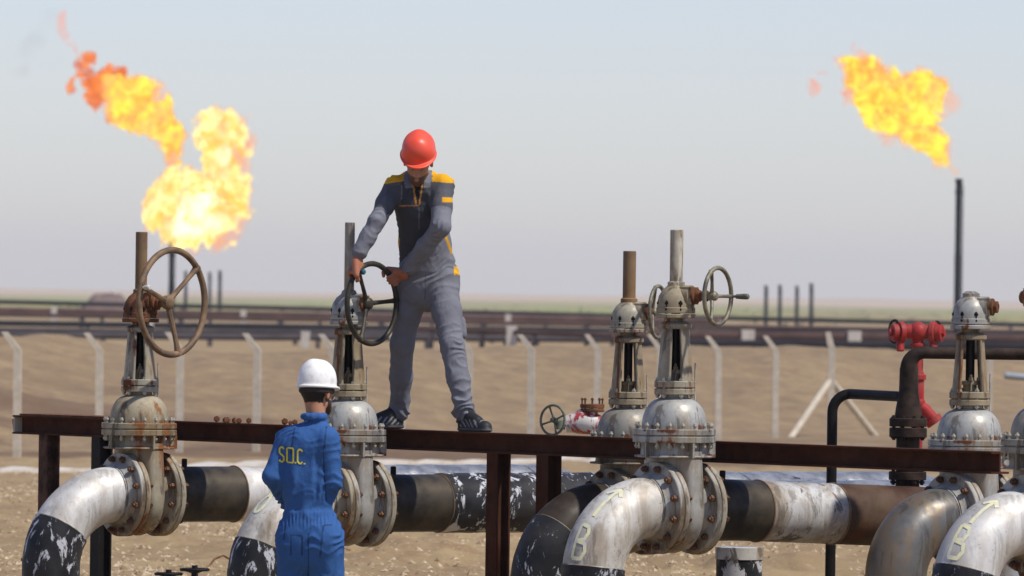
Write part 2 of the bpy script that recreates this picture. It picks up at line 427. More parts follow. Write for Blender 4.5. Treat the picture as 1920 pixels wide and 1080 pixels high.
# darker damp earth at the foot of the bank
damp = n.math('MULTIPLY', n.ramp(yy, 122, 128), n.math('SUBTRACT', 1.0, n.ramp(yy, 140, 156)))
damp = n.math('MULTIPLY', damp, n.ramp(n.noise(.16, 5, .6), .44, .53))
col = n.mix(n.math('MULTIPLY', damp, .8), col, (.115, .062, .035))
clod = n.ramp(n.noise(1.6, 9, .78, n.mapping((1, .6, 2.5))), .42, .58)
col = n.mix(n.math('MULTIPLY', n.math('MULTIPLY', n.ramp(yy, 122, 132), n.math('SUBTRACT', 1.0, n.ramp(yy, 230, 260))), n.math('ADD', .22, n.math('MULTIPLY', clod, .38))), col, (.185, .13, .085))
# scrub on the far plain
gr = n.math('MULTIPLY', n.ramp(yy, 900, 1400), n.math('SUBTRACT', 1.0, n.ramp(yy, 3000, 4200)))
gn = n.ramp(n.noise(.012, 6, .65, n.mapping((1.6, .35, 1))), .42, .56)
col = n.mix(n.math('MULTIPLY', gr, gn), col, (.27, .29, .07))
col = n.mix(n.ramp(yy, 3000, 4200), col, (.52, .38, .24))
n.bump(n.math('ADD', n.noise(9, 8, .7), n.math('MULTIPLY', n.noise(1.5, 5), 1.2)), .8, .03)
M_SAND = n.done(col, .95, 0, .2)
o = link('ground', np_mesh('ground', V, F, M_SAND)); tag(o, kind='structure')

# loose stones on the near sand: one uncountable mass
def stones():
    bm = MB(); rr = random.Random(5); vs = []; fs = []
    base = [Vector((0, 0, 1)), Vector((0, 0, -.6)), Vector((1, 0, 0)), Vector((-1, 0, 0)), Vector((0, 1, 0)), Vector((0, -1, 0))]
    tri = [(0, 2, 4), (0, 4, 3), (0, 3, 5), (0, 5, 2), (1, 4, 2), (1, 3, 4), (1, 5, 3), (1, 2, 5)]
    N = 42000
    ys = 56 + 62 * np.array([rr.random() ** 1.3 for _ in range(N)])
    xs = np.array([rr.uniform(-1, 1) for _ in range(N)]) * (ys * .075 + .6)
    # clumps
    keep = vnoise(xs * .9, ys * .35, 2) + .45 > np.array([rr.random() * 1.2 for _ in range(N)])
    xs = xs[keep]; ys = ys[keep]; zs = ground(xs, ys)
    for x, y, z in zip(xs, ys, zs):
        s_ = .010 + .032 * rr.random() ** 2.5; a = rr.random() * 6.28; c_, d_ = math.cos(a), math.sin(a); o_ = len(vs)
        for b in base:
            k = s_ * rr.uniform(.7, 1.3); vs.append((x + (b.x * c_ - b.y * d_) * k, y + (b.x * d_ + b.y * c_) * k, z + b.z * k * .7))
        fs += [(q[0] + o_, q[1] + o_, q[2] + o_) for q in tri]
    bm.v = vs; bm.f = fs; return bm
n = NT('stone'); g = n.n('NewGeometry')
M_STONE = n.done(n.mix(n.n('TexWhiteNoise', Vector=n.mapping((1, 1, 1))).outputs[0], (.34, .24, .15), (.46, .36, .26)), .9, 0, .3)
n.t.nodes.remove(g)
n = NT('stone_mix'); q = n.noise(6, 2, .5); M_STONE = n.done(n.mix(n.ramp(q, .35, .65), (.24, .16, .085), (.52, .41, .27)), .9, 0, .3)
o = stones().build('loose_stones', M_STONE, sharp=180); tag(o, kind='stuff', label='loose stones scattered over the sand behind the pipes', cat='stones')
for pl in o.data.polygons: pl.use_smooth = False

# ------------------------------------------------------------------ row of valves
TH = R(36); AX = Vector((math.cos(TH), math.sin(TH), 0)); RW = Vector((math.sin(TH), -math.cos(TH), 0))
V2P = W(660, 944, 47.4)
def on_row(px, off=0.0):
    """point of the valve row (moved off metres along the pipes) seen at picture column px"""
    b = Vector((V2P.x, V2P.y)) + Vector((AX.x, AX.y)) * off
    k = (px - 960 + 5.4) / FPX
    t = (k * b.y - b.x) / (RW.x - k * RW.y)
    return Vector((b.x + RW.x * t, b.y + RW.y * t, 0))
def axis_pos(px, py, off=0.0):
    q = on_row(px, off); return W(px, py, q.y)

def bolt_mesh(name, L, r, mat, studded=True):
    b = MB(); h = r * 1.0
    for z0 in (-L / 2, L / 2 - h):
        b.lathe([(r * .92, z0), (r, z0 + h * .15), (r, z0 + h * .85), (r * .92, z0 + h)], 6)
    b.lathe([(r * .52, -L / 2 - r * .55), (r * .56, -L / 2 - r * .5), (r * .56, L / 2 + r * .5), (r * .52, L / 2 + r * .55)], 10)
    return b.mesh(name, mat, 25)
B_BIG = bolt_mesh('bolt', .125, .021, M_BOLT); B_BIGC = bolt_mesh('bolt', .125, .021, M_BOLTC)
B_BON = bolt_mesh('bolt', .135, .0135, M_BOLTC); B_BONR = bolt_mesh('bolt', .135, .0135, M_BOLT)
B_YOK = bolt_mesh('bolt', .105, .015, M_BOLTC); B_SML = bolt_mesh('bolt', .05, .0145, M_STEM)
MX = frame((1, 0, 0), (0, 0, 1))       # lathe z -> pipe axis x

def body_loft(th, wd, zb, zt):
    """gate chamber: flat rounded casing"""
    b = MB(); zs = [zb + (zt - zb) * k / 22 for k in range(23)]; n = 36; vs = []; fs = []
    for z in zs:
        if z < 0: k = math.sqrt(max(0, 1 - (z / zb) ** 2))
        else: k = 1 - .12 * (z / zt)
        hw = wd * max(k, .02); ht = th * (max(k, .02) ** .35)
        for i in range(n):
            a = 2 * math.pi * i / n; c_, s_ = math.cos(a), math.sin(a)
            e = .62
            vs.append((ht * math.copysign(abs(c_) ** e, c_), hw * math.copysign(abs(s_) ** (e * .9 + .1), s_), z))
    for j in range(len(zs) - 1):
        for i in range(n):
            i2 = (i + 1) % n; fs.append((j * n + i, j * n + i2, (j + 1) * n + i2, (j + 1) * n + i))
    fs.append(tuple(reversed(range(n)))); fs.append(tuple(range((len(zs) - 1) * n, len(zs) * n)))
    return b.add(vs, fs)

def handwheel(parent, M, rad, rim, mat, spokes, rot, grip=None, gripmat=None, dish=.04):
    b = MB(); b.torus(rad - rim, rim, M, 64, 12)
    hub = [(rim * 1.6, -dish - .025), (rim * 2.1, -dish - .018), (rim * 2.1, -dish + .02), (rim * 1.5, -dish + .03), (.012, -dish + .034)]
    b.lathe(hub, 20, M)
    for k in range(spokes):
        a = rot + 2 * math.pi * k / spokes; pts = []; rr = []
        for t in (0, .25, .5, .75, 1):
            q = rim * 1.2 + (rad - rim * 1.6) * t; pts.append(M @ Vector((q * math.cos(a), q * math.sin(a), -dish * (1 - t) ** 1.4)))
            rr.append(rim * (1.0 - .25 * math.sin(math.pi * t) + .18 * (t > .9)))
        b.tube(pts, rr, 8)
    hw = b.build('handwheel', mat, parent)
    if grip:
        a, L = grip; c0 = Vector(((rad - rim) * math.cos(a), (rad - rim) * math.sin(a), 0))
        g = MB(); g.tube([M @ (c0 + Vector((0, 0, z))) for z in (rim * .6, .03, .035, L * .7, L - .006, L)], [.008, .008, .014, .017, .017, .012], 12)
        g.build('handle', gripmat, hw)
    return hw

def gate_valve(name, px, py, label, off=0.0, s=1.0, mats=None, wheel=None, gear_yaw=R(-72), stem=1.63, stem_r=.038, stemmat=None, bigbolt=None, gearmat=None, big=None, aw_=69, yaw_y=-34, bonmat=None):
    body, yokem = mats or (M_CREAM, M_CREAM)
    gearmat = gearmat or yokem
    t = thing(name, axis_pos(px, py, off), label, 'valve', 'flanged gate valves in the pipe row', TH)
    t.scale = (s, s, s)
    rnd = random.Random(px)
    b = body_loft(.088, .245, -.262, .33)
    b.lathe([(.205, -.105), (.20, -.08), (.17, -.06), (.17, .07), (.20, .11), (.205, .15)], 40, MX)
    b.disc(.228, .292, .304); b.lathe([(.196, .30), (.192, .33), (.194, .38)], 40)
    for a in (R(-100), R(-20), R(80), R(190)):
        b.box((0, 0, 0), (.09, .012, .085), Matrix.Rotation(a, 4, 'Z') @ Matrix.Translation((.205, 0, .335)))
    b.build('body', body, t)
    for sx in (-1, 1):
        fx = .139 if sx > 0 else -.092
        f = MB(); f.disc(.267, -.0175, .0175, Matrix.Translation((fx, 0, 0)) @ MX, 56, .004)
        f.lathe([(.215, -.005), (.212, .003)], 40, Matrix.Translation((fx, 0, 0)) @ MX)
        fo = f.build('end_flange', body, t)
        for k in range(12):
            a = 2 * math.pi * (k + .5) / 12
            link('bolt', bigbolt or B_BIG, fo, mw=Matrix.Translation((fx + sx * .021, .232 * math.cos(a), .232 * math.sin(a))) @ Matrix.Rotation(rnd.random(), 4, 'X') @ MX)
    b = MB(); b.disc(.24, .378, .416, None, 56); b.disc(.24, .421, .457, None, 56); b.disc(.22, .40, .44, None, 48)
    bf = b.build('bonnet_flange', bonmat or body, t)
    for k in range(18):
        a = 2 * math.pi * (k + .3) / 18
        link('bolt', B_BON, bf, mw=Matrix.Translation((.217 * math.cos(a), .217 * math.sin(a), .418)))
    prof = [(.188, .455), (.188, .475)] + [(.085 + .103 * math.cos(q), .475 + .155 * math.sin(q)) for q in [R(10 * k) for k in range(1, 9)]] + [(.08, .64), (.08, .665)]
    MB().lathe(prof, 48).build('bonnet', bonmat or body, t)
    # yoke
    b = MB(); b.disc(.118, .655, .690, None, 40); b.disc(.118, .696, .735, None, 40); b.disc(.09, .68, .70)
    for sgn in (0, math.pi):
        vs = []; fs = []; na = 9; zz = [.73, .78, .85, .95, 1.02, 1.06]
        for z in zz:
            kk = (z - .73) / .33; ro = .105 - .027 * kk; ri = ro - .017; aw = R(aw_)
            for j in range(na):
                a = sgn + R(yaw_y) - aw + 2 * aw * j / (na - 1); vs += [(ro * math.cos(a), ro * math.sin(a), z), (ri * math.cos(a), ri * math.sin(a), z)]
        for q in range(len(zz) - 1):
            for j in range(na - 1):
                A = (q * na + j) * 2; B = A + 2; C_ = A + na * 2; D_ = C_ + 2
                fs += [(A, B, D_, C_), (A + 1, C_ + 1, D_ + 1, B + 1)]
            A = q * na * 2; C_ = A + na * 2; fs.append((A, C_, C_ + 1, A + 1))
            A = (q * na + na - 1) * 2; C_ = A + na * 2; fs.append((A, A + 1, C_ + 1, C_))
        b.add(vs, fs)
        # raised edge ribs
        for e in (-1, 1):
            b.tube([((.106 - .027 * kk) * math.cos(sgn + R(yaw_y) + e * R(aw_)), (.106 - .027 * kk) * math.sin(sgn + R(yaw_y) + e * R(aw_)), .73 + .33 * kk) for kk in (0, .2, .4, .6, .8, 1)], .0095, 8)
    b.lathe([(.088, 1.035), (.094, 1.042), (.094, 1.062), (.075, 1.075), (.058, 1.08), (.056, 1.108)], 36)
    yo = b.build('yoke', yokem, t)
    for k in range(6):
        a = 2 * math.pi * (k + .25) / 6
        link('bolt', B_YOK, yo, mw=Matrix.Translation((.100 * math.cos(a), .100 * math.sin(a), .695)))
    g = MB(); g.disc(.058, .775, .80, None, 24); g.lathe([(.04, .735), (.04, .775)], 20)
    for sx in (-1, 1): g.cyl((sx * .03, -.045, .74), (sx * .03, -.045, .835), .007, n=8); g.lathe([(.014, .80), (.014, .818)], 6, Matrix.Translation((sx * .03, -.045, 0)))
    g.build('packing_gland', yokem, t)
    # grease line beside the yoke
    gl = Vector((.09, -.075, 0)); g = MB(); g.tube([gl + Vector((0, 0, z)) for z in (.60, .65, .84)], .005, 8); g.build('grease_tube', M_BOLTC, t)
    st = MB(); st.lathe([(.026, .64), (.026, 1.15)], 20)
    st.build('stem', M_STEM, t)
    # gear housing with its side outlet
    b = MB(); b.disc(.118, 1.098, 1.122, None, 40); b.disc(.113, 1.126, 1.160, None, 40)
    b.lathe([(.108, 1.155), (.108, 1.185), (.100, 1.225), (.078, 1.262), (.052, 1.283), (.046, 1.292), (.046, 1.300)], 40)
    gy = Matrix.Rotation(gear_yaw, 4, 'Z')
    dist = wheel['d'] if wheel else .17
    MG = gy @ Matrix.Translation((0, 0, 1.228)) @ MX
    b.lathe([(.062, .02), (.060, .105)], 24, MG); b.box((0, 0, 0), (.075, .095, .10), gy @ Matrix.Translation((.085, 0, 1.228)))
    gb = b.build('gear_housing', gearmat, t)
    for k in range(8):
        a = 2 * math.pi * (k + .5) / 8
        link('bolt', B_SML, gb, mw=Matrix.Translation((.101 * math.cos(a), .101 * math.sin(a), 1.166)))
    b = MB(); b.lathe([(.05, .115), (.05, .135), (.034, .14), (.034, .16), (.02, .165), (.017, dist - .01)], 20, MG)
    if dist > .16: b.lathe([(.032, dist - .045), (.032, dist - .025)], 6, MG)
    b.build('gear_shaft', M_RUST, t)
    if stem:
        b = MB(); b.lathe([(stem_r, 1.285), (stem_r, stem - .004), (stem_r - .004, stem), (stem_r - .009, stem), (stem_r - .009, stem - .05), (0.0, stem - .05)], 28)
        b.lathe([(stem_r + .012, 1.285), (stem_r + .012, 1.305), (stem_r, 1.312)], 28)
        b.build('stem_cover_tube', stemmat or M_STEMP, t)
    else:
        MB().lathe([(.05, 1.285), (.05, 1.305), (.03, 1.318), (.0, 1.32)], 24).build('cap', gearmat, t)
    if wheel:
        Mw = gy @ Matrix.Translation((wheel['d'] + .04, 0, 1.228)) @ MX @ Matrix.Rotation(0, 4, 'Z')
        handwheel(t, Mw, wheel['r'], wheel['rim'], wheel['mat'], wheel.get('n', 3), wheel.get('rot', 0), wheel.get('grip'), wheel.get('gm'), .035)
        t['_w'] = 0
        del t['_w']
        t_w = (t, Mw)
        return t, Mw
    return t, None
def ang(lateral_ratio):      # yaw (in valve space) of a wheel shaft pointing right and to the viewer
    return -math.asin(lateral_ratio) - TH
# MX maps lathe x -> up (z), lathe y -> sideways
V1, _ = gate_valve('gate_valve', 259, 927, 'rusty topped gate valve with the largest spoked wheel, at the left end of the beam', s=1.0,
    mats=(M_CREAM_R, M_CREAM), bonmat=M_BONR, gearmat=M_RUST, stem=1.675, stemmat=M_STEMR, gear_yaw=ang(.59),
    wheel=dict(d=.215, r=.354, rim=.021, mat=M_RUSTG, n=3, rot=R(-48), grip=(R(62 + 12), .075), gm=M_WGRIP))
V2, MW2 = gate_valve('gate_valve', 649, 944, 'pale grey gate valve whose dark wheel the man in grey is turning',
    mats=(M_GREYP, M_YOKR), gearmat=M_GREYP, stem=1.725, stem_r=.031, stemmat=M_STEMP, gear_yaw=ang(.60),
    wheel=dict(d=.138, r=.262, rim=.017, mat=M_DKWHEEL, n=3, rot=R(35), grip=(R(38), .06), gm=M_TEAL))
V3, _ = gate_valve('gate_valve', 1262, 952, 'cream gate valve with small wheel and long crank handle, standing right of its lower neighbour', s=1.0,
    mats=(M_GREYP, M_CREAM_R), gearmat=M_BONR, stem=1.61, stemmat=M_STEMC, gear_yaw=ang(.50),
    wheel=dict(d=.235, r=.176, rim=.013, mat=M_OLIVEW, n=3, rot=R(-90), grip=(R(-90), .115), gm=M_GREENGREY))
V4, _ = gate_valve('gate_valve', 1174, 959, 'dull gate valve with a thick rusty stem tube, behind the beam', off=.70, s=.975,
    mats=(M_GREYD, M_YOKR), gearmat=M_CREAM, aw_=58, stem=1.60, stem_r=.040, stemmat=M_STEMR, gear_yaw=ang(.35),
    wheel=dict(d=.15, r=.170, rim=.012, mat=M_OLIVEW, n=3, rot=R(20)))
def axis_at(px, py, Yd): return W(px, py, Yd)
_off6 = 1.9
V6, _ = gate_valve('gate_valve', 1815, 972, 'gate valve without stem tube or wheel, behind the beam in front of the red hydrant', off=1.45, s=1.0,
    mats=(M_GREYP, M_YOKR), gearmat=M_GREYP, aw_=50, stem=None, gear_yaw=ang(.30))
V7, _ = gate_valve('gate_valve', 1957, 981, 'half seen grey gate valve cut off at the right edge', s=1.0,
    mats=(M_GREYD, M_GREYD), stem=1.30, stemmat=M_STEMP, gear_yaw=ang(.6) + R(180))

# ------------------------------------------------------------------ pipes
PR = .178
def sweep_elbow(b, Rb, r, a0, a1, n=40, seg=18, x0=-.192, bump=0):
    vs = []; fs = []
    for i in range(seg + 1):
        a = a0 + (a1 - a0) * i / seg
        c = Vector((x0 - Rb * math.sin(a), 0, -Rb * (1 - math.cos(a)))); nrm = Vector((math.sin(a), 0, math.cos(a)))   # outward normal (away from bend centre) is -x / +z
        nrm = Vector((-math.sin(a), 0, math.cos(a)))
        for j in range(n):
            q = 2 * math.pi * j / n
            rr = r + (bump * noise.noise(Vector((a * 9, q * 3, 1.0))) if bump else 0)
            vs.append(c + nrm * rr * math.cos(q) + Vector((0, 1, 0)) * rr * math.sin(q))
    for i in range(seg):
        for j in range(n):
            j2 = (j + 1) % n; fs.append((i * n + j, (i + 1) * n + j, (i + 1) * n + j2, i * n + j2))
    return b.add(vs, fs)
def elbow(px, py, label, Rb, cut, m_bend, m_leg, m_fl, off=0.0, s=1.0, leg=True, marks=None, wrapr=.006):
    base = axis_pos(px, py, off)
    t = thing('bent_pipe', base, label, 'pipe', 'bent pipes dropping from the valves', TH); t.scale = (s, s, s)
    f = MB(); f.disc(.267, -.0175, .0175, Matrix.Translation((-.1305, 0, 0)) @ MX, 56)
    f.lathe([(.215, -.15), (.195, -.172), (.184, -.192)][::-1], 44, Matrix.Rotation(0, 4, 'Z') @ MX)
    f.lathe([(.186, -.195), (.183, -.189)], 44, MX)
    f.build('flange', m_fl, t)
    a = R(cut)
    b = MB(); sweep_elbow(b, Rb, PR, 0, a); 
    b.build('bend', m_bend, t, 60)
    wd = MB(); # weld beads
    for aa in (R(1.5), a):
        c = Vector((-.192 - Rb * math.sin(aa), 0, -Rb * (1 - math.cos(aa))))
        wd.torus(PR, .0055, Matrix.Translation(c) @ frame((-math.cos(aa), 0, -math.sin(aa))), 48, 8)
    wd.build('weld_bead', m_fl, t)
    b = MB(); sweep_elbow(b, Rb, PR + wrapr, a, R(90), seg=10, bump=.004 if wrapr > .003 else 0)
    zb = -(base.z / s + .1)
    b.lathe([(PR + wrapr, zb), (PR + wrapr, -Rb)][::1], 40, Matrix.Translation((-.192 - Rb, 0, 0)))
    b.build('lower_leg', m_leg, t, 60)
    if marks:
        for st in marks:
            mb = MB(); vs = []; fs = []
            pts = st['p']; wdt = st.get('w', .02)
            # densify
            P = []
            for (A, B) in zip(pts[:-1], pts[1:]):
                k = 6
                for q in range(k): P.append((A[0] + (B[0] - A[0]) * q / k, A[1] + (B[1] - A[1]) * q / k))
            P.append(pts[-1])
            for q, (aa, ps) in enumerate(P):
                nx = P[min(q + 1, len(P) - 1)]; pv = P[max(q - 1, 0)]
                da = (nx[0] - pv[0]) * Rb * 1.3; dp = (nx[1] - pv[1]) * PR; L = math.hypot(da, dp) or 1
                oa, op = -dp / L, da / L
                for sg in (-1, 1):
                    A2 = R(0) + aa + sg * oa * wdt / 2 / (Rb * 1.3); P2 = ps + sg * op * wdt / 2 / PR
                    c = Vector((-.192 - Rb * math.sin(A2), 0, -Rb * (1 - math.cos(A2)))); nn = Vector((-math.sin(A2), 0, math.cos(A2)))
                    vs.append(c + (nn * math.cos(P2) + Vector((0, 1, 0)) * math.sin(P2)) * (PR + .003))
            for q in range(len(P) - 1): fs.append((2 * q, 2 * q + 1, 2 * q + 3, 2 * q + 2))
            mb.add(vs, fs); mb.build('painted_mark', M_MARK, t, 180)
    return t
def D_(x): return R(x)
def mk_B(a, p, s=1.0, w=.021):       # letter B on the bend, a = angle along the bend, p = angle round the pipe
    k = s
    def T(x, y): return (a - y * k * .0175, -p - x * k * .0175 * 1.6)    # y up the bend, x to the right
    return [dict(w=w, p=[T(0, 0), T(0, 18)]), dict(w=w, p=[T(0, 18), T(9, 17), T(11, 14), T(9, 10), T(0, 9)]), dict(w=w, p=[T(0, 9), T(11, 8), T(13, 4), T(10, 0), T(0, 0)])]
def mk_arrow(a, p, s=1.0, w=.022):
    def T(x, y): return (a - y * s * .0175, -p - x * s * .0175 * 1.6)
    return [dict(w=w, p=[T(0, 0), T(1, 22)]), dict(w=w, p=[T(-8, 17), T(1, 23), T(9, 19)])]
def mk_8(a, p, s=1.0, w=.021):
    def T(x, y): return (a - y * s * .0175, -p - x * s * .0175 * 1.6)
    return [dict(w=w, p=[T(5 * math.sin(q), 5 + 5 * -math.cos(q)) for q in [R(30 * k) for k in range(13)]]), dict(w=w, p=[T(4.5 * math.sin(q), 15 - 5 * math.cos(q)) for q in [R(30 * k) for k in range(13)]])]

elbow(259, 927, 'smooth silver bent pipe at the far left, black peeling wrap below', .46, 58, M_SILVER, M_WRAP, M_GREYP, s=1.0)
elbow(649, 944, 'silver bent pipe behind the man in blue, with cream figure painted on it', .46, 66, M_SILVER2, M_WRAP, M_CREAM_R, marks=mk_8(R(50), R(5), 1.3))
elbow(1262, 952, 'bright silver bent pipe in the middle with cream arrow and letter marks', .38, 84, M_SILVER2, M_WRAPD, M_GREYP, marks=mk_arrow(R(52), R(22), 1.1) + mk_B(R(80), R(8), 1.2))
elbow(1174, 959, 'dark brown bent pipe with black wrap, close behind the silver one', .46, 46, M_OLIVE, M_WRAPD, M_GREYD, off=.70, s=.975)
elbow(1815, 972, 'dull grey unmarked bent pipe below the right end of the beam', .34, 89, M_DULL, M_DULL, M_GREYP, off=1.45, wrapr=0)
elbow(1957, 981, 'silver bent pipe at the right edge with cream letter and stroke marks', .36, 74, M_SILVER, M_WRAP, M_GREYP, marks=mk_arrow(R(46), R(22), 1.0) + mk_B(R(70), R(10), 1.2))

def run(px, py, label, secs, off=0.0, s=1.0, pitch=0.0, stub=.35, end_down=True, m_fl=M_CREAM):
    base = axis_pos(px, py, off)
    t = thing('straight_pipe', base, label, 'pipe', 'straight pipes running back from the valves', TH); t.scale = (s, s, s)
    t.rotation_euler = (0, pitch, TH)
    f = MB(); f.disc(.267, -.0175, .0175, Matrix.Translation((.1775, 0, 0)) @ MX, 56)
    f.lathe([(.215, .195), (.195, .215), (.184, .235)], 44, MX)
    f.build('flange', m_fl, t)
    x = .23
    for k, (L, mat, dr, lab) in enumerate(secs):
        b = MB(); r = PR + dr
        if dr > .005:
            ns = max(4, int(L / .06)); vs = []; fs = []; nn = 48
            for i in range(ns + 1):
                for j in range(nn):
                    q = 2 * math.pi * j / nn; xx = x + L * i / ns
                    rr = r + .007 * noise.noise(Vector((xx * 9, math.cos(q) * 3, math.sin(q) * 3)))
                    vs.append((xx, rr * math.cos(q), rr * math.sin(q)))
            for i in range(ns):
                for j in range(nn): j2 = (j + 1) % nn; fs.append((i * nn + j, i * nn + j2, (i + 1) * nn + j2, (i + 1) * nn + j))
            b.add(vs, fs)
        else: b.lathe([(r, x), (r, x + L)], 48, MX)
        o = b.build('pipe_section', mat, t, 60)
        if lab: o['label'] = lab
        MB().torus(PR + .001, .006, Matrix.Translation((x + L, 0, 0)) @ MX, 48, 8).build('weld_bead', M_RUSTG, t)
        x += L
    if stub:
        MB().lathe([(.018, PR - .01), (.018, PR + .045), (.012, PR + .05)], 12, Matrix.Translation((stub, 0, 0))).build('stub', M_BLACK, t)
    if end_down:
        b = MB(); Rb = .46; vs = []; fs = []; n_ = 40; seg = 14
        for i in range(seg + 2):
            a = R(90) * min(i, seg) / seg; extra = 0 if i <= seg else base.z - Rb + .1
            c = Vector((x + Rb * math.sin(a), 0, -Rb * (1 - math.cos(a)) - extra)); nn = Vector((math.sin(a), 0, math.cos(a)))
            for j in range(n_):
                q = 2 * math.pi * j / n_; vs.append(c + nn * PR * math.cos(q) + Vector((0, 1, 0)) * PR * math.sin(q))
        for i in range(seg + 1):
            for j in range(n_): j2 = (j + 1) % n_; fs.append((i * n_ + j, i * n_ + j2, (i + 1) * n_ + j2, (i + 1) * n_ + j))
        b.add(vs, fs); b.build('end_bend', secs[-1][1], t, 60)
    return t
run(259, 927, 'straight pipe right of the largest wheel, dark grey then bare silver', [(.50, M_DARKP, 0, 'dark grey pipe length'), (.41, M_SILVER, 0, 'clean silver pipe length'), (2.05, M_FOIL, .008, 'foil wrapped pipe length')], s=1.0)
run(649, 944, 'dark straight pipe with black and white peeling coat, crossed by two brown posts', [(.46, M_DARKP, 0, 'dark grey pipe length'), (1.15, M_WRAP, .008, 'black pipe length with white patches'), (2.6, M_FOIL, .010, 'crinkled foil wrapped length')])
P3 = run(1262, 952, 'dark, white and brown straight pipe under the right end of the beam', [(.38, M_DARKP, 0, 'dark grey pipe length'), (.56, M_WHITEP, 0, 'white peeling pipe length'), (1.25, M_BROWNP, .001, 'brown pipe length')], pitch=R(2.0))
run(1174, 959, 'foil covered straight pipe mostly hidden behind the brightest valve', [(.3, M_DARKP, 0, None), (2.0, M_FOIL, .008, None)], off=.70, s=.975)
run(1815, 972, 'short grey straight pipe behind the valve without a wheel', [(1.4, M_DULL, 0, None)], off=1.45, end_down=True)
run(1957, 981, 'grey straight pipe leaving the right edge of the view', [(1.6, M_SILVER2, 0, None)])

# ------------------------------------------------------------------ steel walkway beam
OFFB = .42; ZB = 1.335
bl = on_row(37, OFFB); br = on_row(1874, OFFB)
L = (br - bl).length
t = thing('steel_beam', (bl.x, bl.y, 0), 'long dark red steel beam on posts, running behind the front valves', 'beam', None, math.atan2(RW.y, RW.x))
b = MB()
b.box((L / 2, 0, ZB - .006), (L, .13, .012)); b.box((L / 2, 0, ZB - .118), (L, .13, .012)); b.box((L / 2, 0, ZB - .062), (L, .010, .10))
b.build('beam', M_BEAM, t)
b = MB(); b.box((L / 2, -.055, ZB - .1095), (L, .008, .005)); 
b = MB(); b.box((.02, -.036, ZB - .062), (.012, .06, .10)); b.build('stiffener', M_CONC, t)
b = MB(); b.add([(-.10, -.005, ZB - .03), (-.0, -.005, ZB), (-.0, -.005, ZB - .12), (-.085, -.005, ZB - .11), (-.10, .005, ZB - .03), (-.0, .005, ZB), (-.0, .005, ZB - .12), (-.085, .005, ZB - .11)],
               [(0, 3, 2, 1), (4, 5, 6, 7), (0, 1, 5, 4), (1, 2, 6, 5), (2, 3, 7, 6), (3, 0, 4, 7)]); b.build('end_plate', M_RUST, t)
b = MB(); xr = (on_row(205, OFFB) - bl).length; b.box((xr / 2 + .03, .10, ZB + .006), (xr, .26, .010)); b.build('top_plate', M_RUST, t)
for px, mat, w_ in ((91, M_POST, .10), (190, M_BLACK, .10), (934, M_BEAM, .11), (1028, M_BEAM, .12)):
    d = (on_row(px, OFFB) - bl).length; b = MB()
    b.box((d, -.045, (ZB - .124) / 2 - .1), (w_, .012, ZB - .124 + .2)); b.box((d, .045, (ZB - .124) / 2 - .1), (w_, .012, ZB - .124 + .2)); b.box((d, 0, (ZB - .124) / 2 - .1), (.012, .078, ZB - .124 + .2))
    ob = b.build('post', mat, t)
# rusty nuts lying on the beam
def nuts(px0, px1, k, seed, lab):
    rr = random.Random(seed)
    for q in range(k):
        px = px0 + (px1 - px0) * (q + .5) / k; px += rr.uniform(-4, 4); pt = on_row(px, OFFB + rr.uniform(-.04, .04)); b = MB(); r = rr.uniform(.013, .024)
        Mq = Matrix.Rotation(rr.choice([0, R(90), R(70)]), 4, 'X') @ Matrix.Rotation(rr.random() * 3, 4, 'Z')
        b.lathe([(r * .5, 0 - .012), (r * .9, -.012), (r, -.009), (r, .009), (r * .9, .012), (r * .5, .012)], 6, Mq, True)
        b.lathe([(r * .45, -.016), (r * .45, .018)], 10, Mq)
        zm = min(v_[2] for v_ in b.v)
        tag(b.build('loose_bolt', M_RUST, None, 25, (pt.x, pt.y, ZB - zm)), lab, 'bolt', 'rusty bolts lying on the beam')
nuts(402, 466, 6, 1, 'rusty bolt in the wider scatter on the beam, left of the man in blue')
nuts(524, 552, 4, 2, 'rusty bolt in the heap on the beam at the blue shoulder')

# ------------------------------------------------------------------ dark riser with side pipes, on the brown pipe
YR = 45.95
def arc_pts(c, r, a0, a1, ex, ez, n=8): return [c + ex * (r * math.cos(a0 + (a1 - a0) * k / n)) + ez * (r * math.sin(a0 + (a1 - a0) * k / n)) for k in range(n + 1)]
ex = Vector((1, 0, 0)); ez = Vector((0, 0, 1))
c0 = W(1701, 925, YR); top = W(1701, 661, YR)
t = thing('branch_riser', (c0.x, YR, c0.z), 'dark brown flanged riser standing on the brown pipe, bending right at its top', 'pipe')
loc = lambda px, py: Vector((W(px, py, YR).x - c0.x, 0, W(px, py, YR).z - c0.z))
Ht = top.z - c0.z
def zpx(py): return W(1701, py, YR).z - c0.z
b = MB()
b.lathe([(.085, -.09), (.075, 0), (.07, zpx(905))], 28)
b.lathe([(.07, zpx(908)), (.07, zpx(812)), (.078, zpx(810))], 28)
b.lathe([(.085, zpx(790)), (.075, zpx(765)), (.058, zpx(735)), (.055, zpx(690))], 28)
rr = .055; pts = [Vector((0, 0, zpx(700)))] + arc_pts(Vector((.085, 0, Ht - .085)), .085, math.pi, math.pi / 2, ex, ez)
pts += [Vector((.25, 0, Ht)), Vector((1.2, 0, Ht))]
b.tube(pts, [.054 - .018 * min(1, k / 9) for k in range(len(pts))], 20)
b.build('riser', M_RISER, t)
for (y0, y1) in ((820, 802), (800, 784), (880, 872), (900, 884)):
    f = MB(); f.disc(.112, zpx(y0), zpx(y1), None, 36); fo = f.build('flange', M_RISER, t)
BR = bolt_mesh('bolt', .13, .016, M_RISER)
for zc in (zpx(802), zpx(886)):
    for k in range(8):
        a = 2 * math.pi * (k + .5) / 8; link('bolt', BR, t, mw=Matrix.Translation((.092 * math.cos(a), .092 * math.sin(a), zc)))
Yb = 46.55
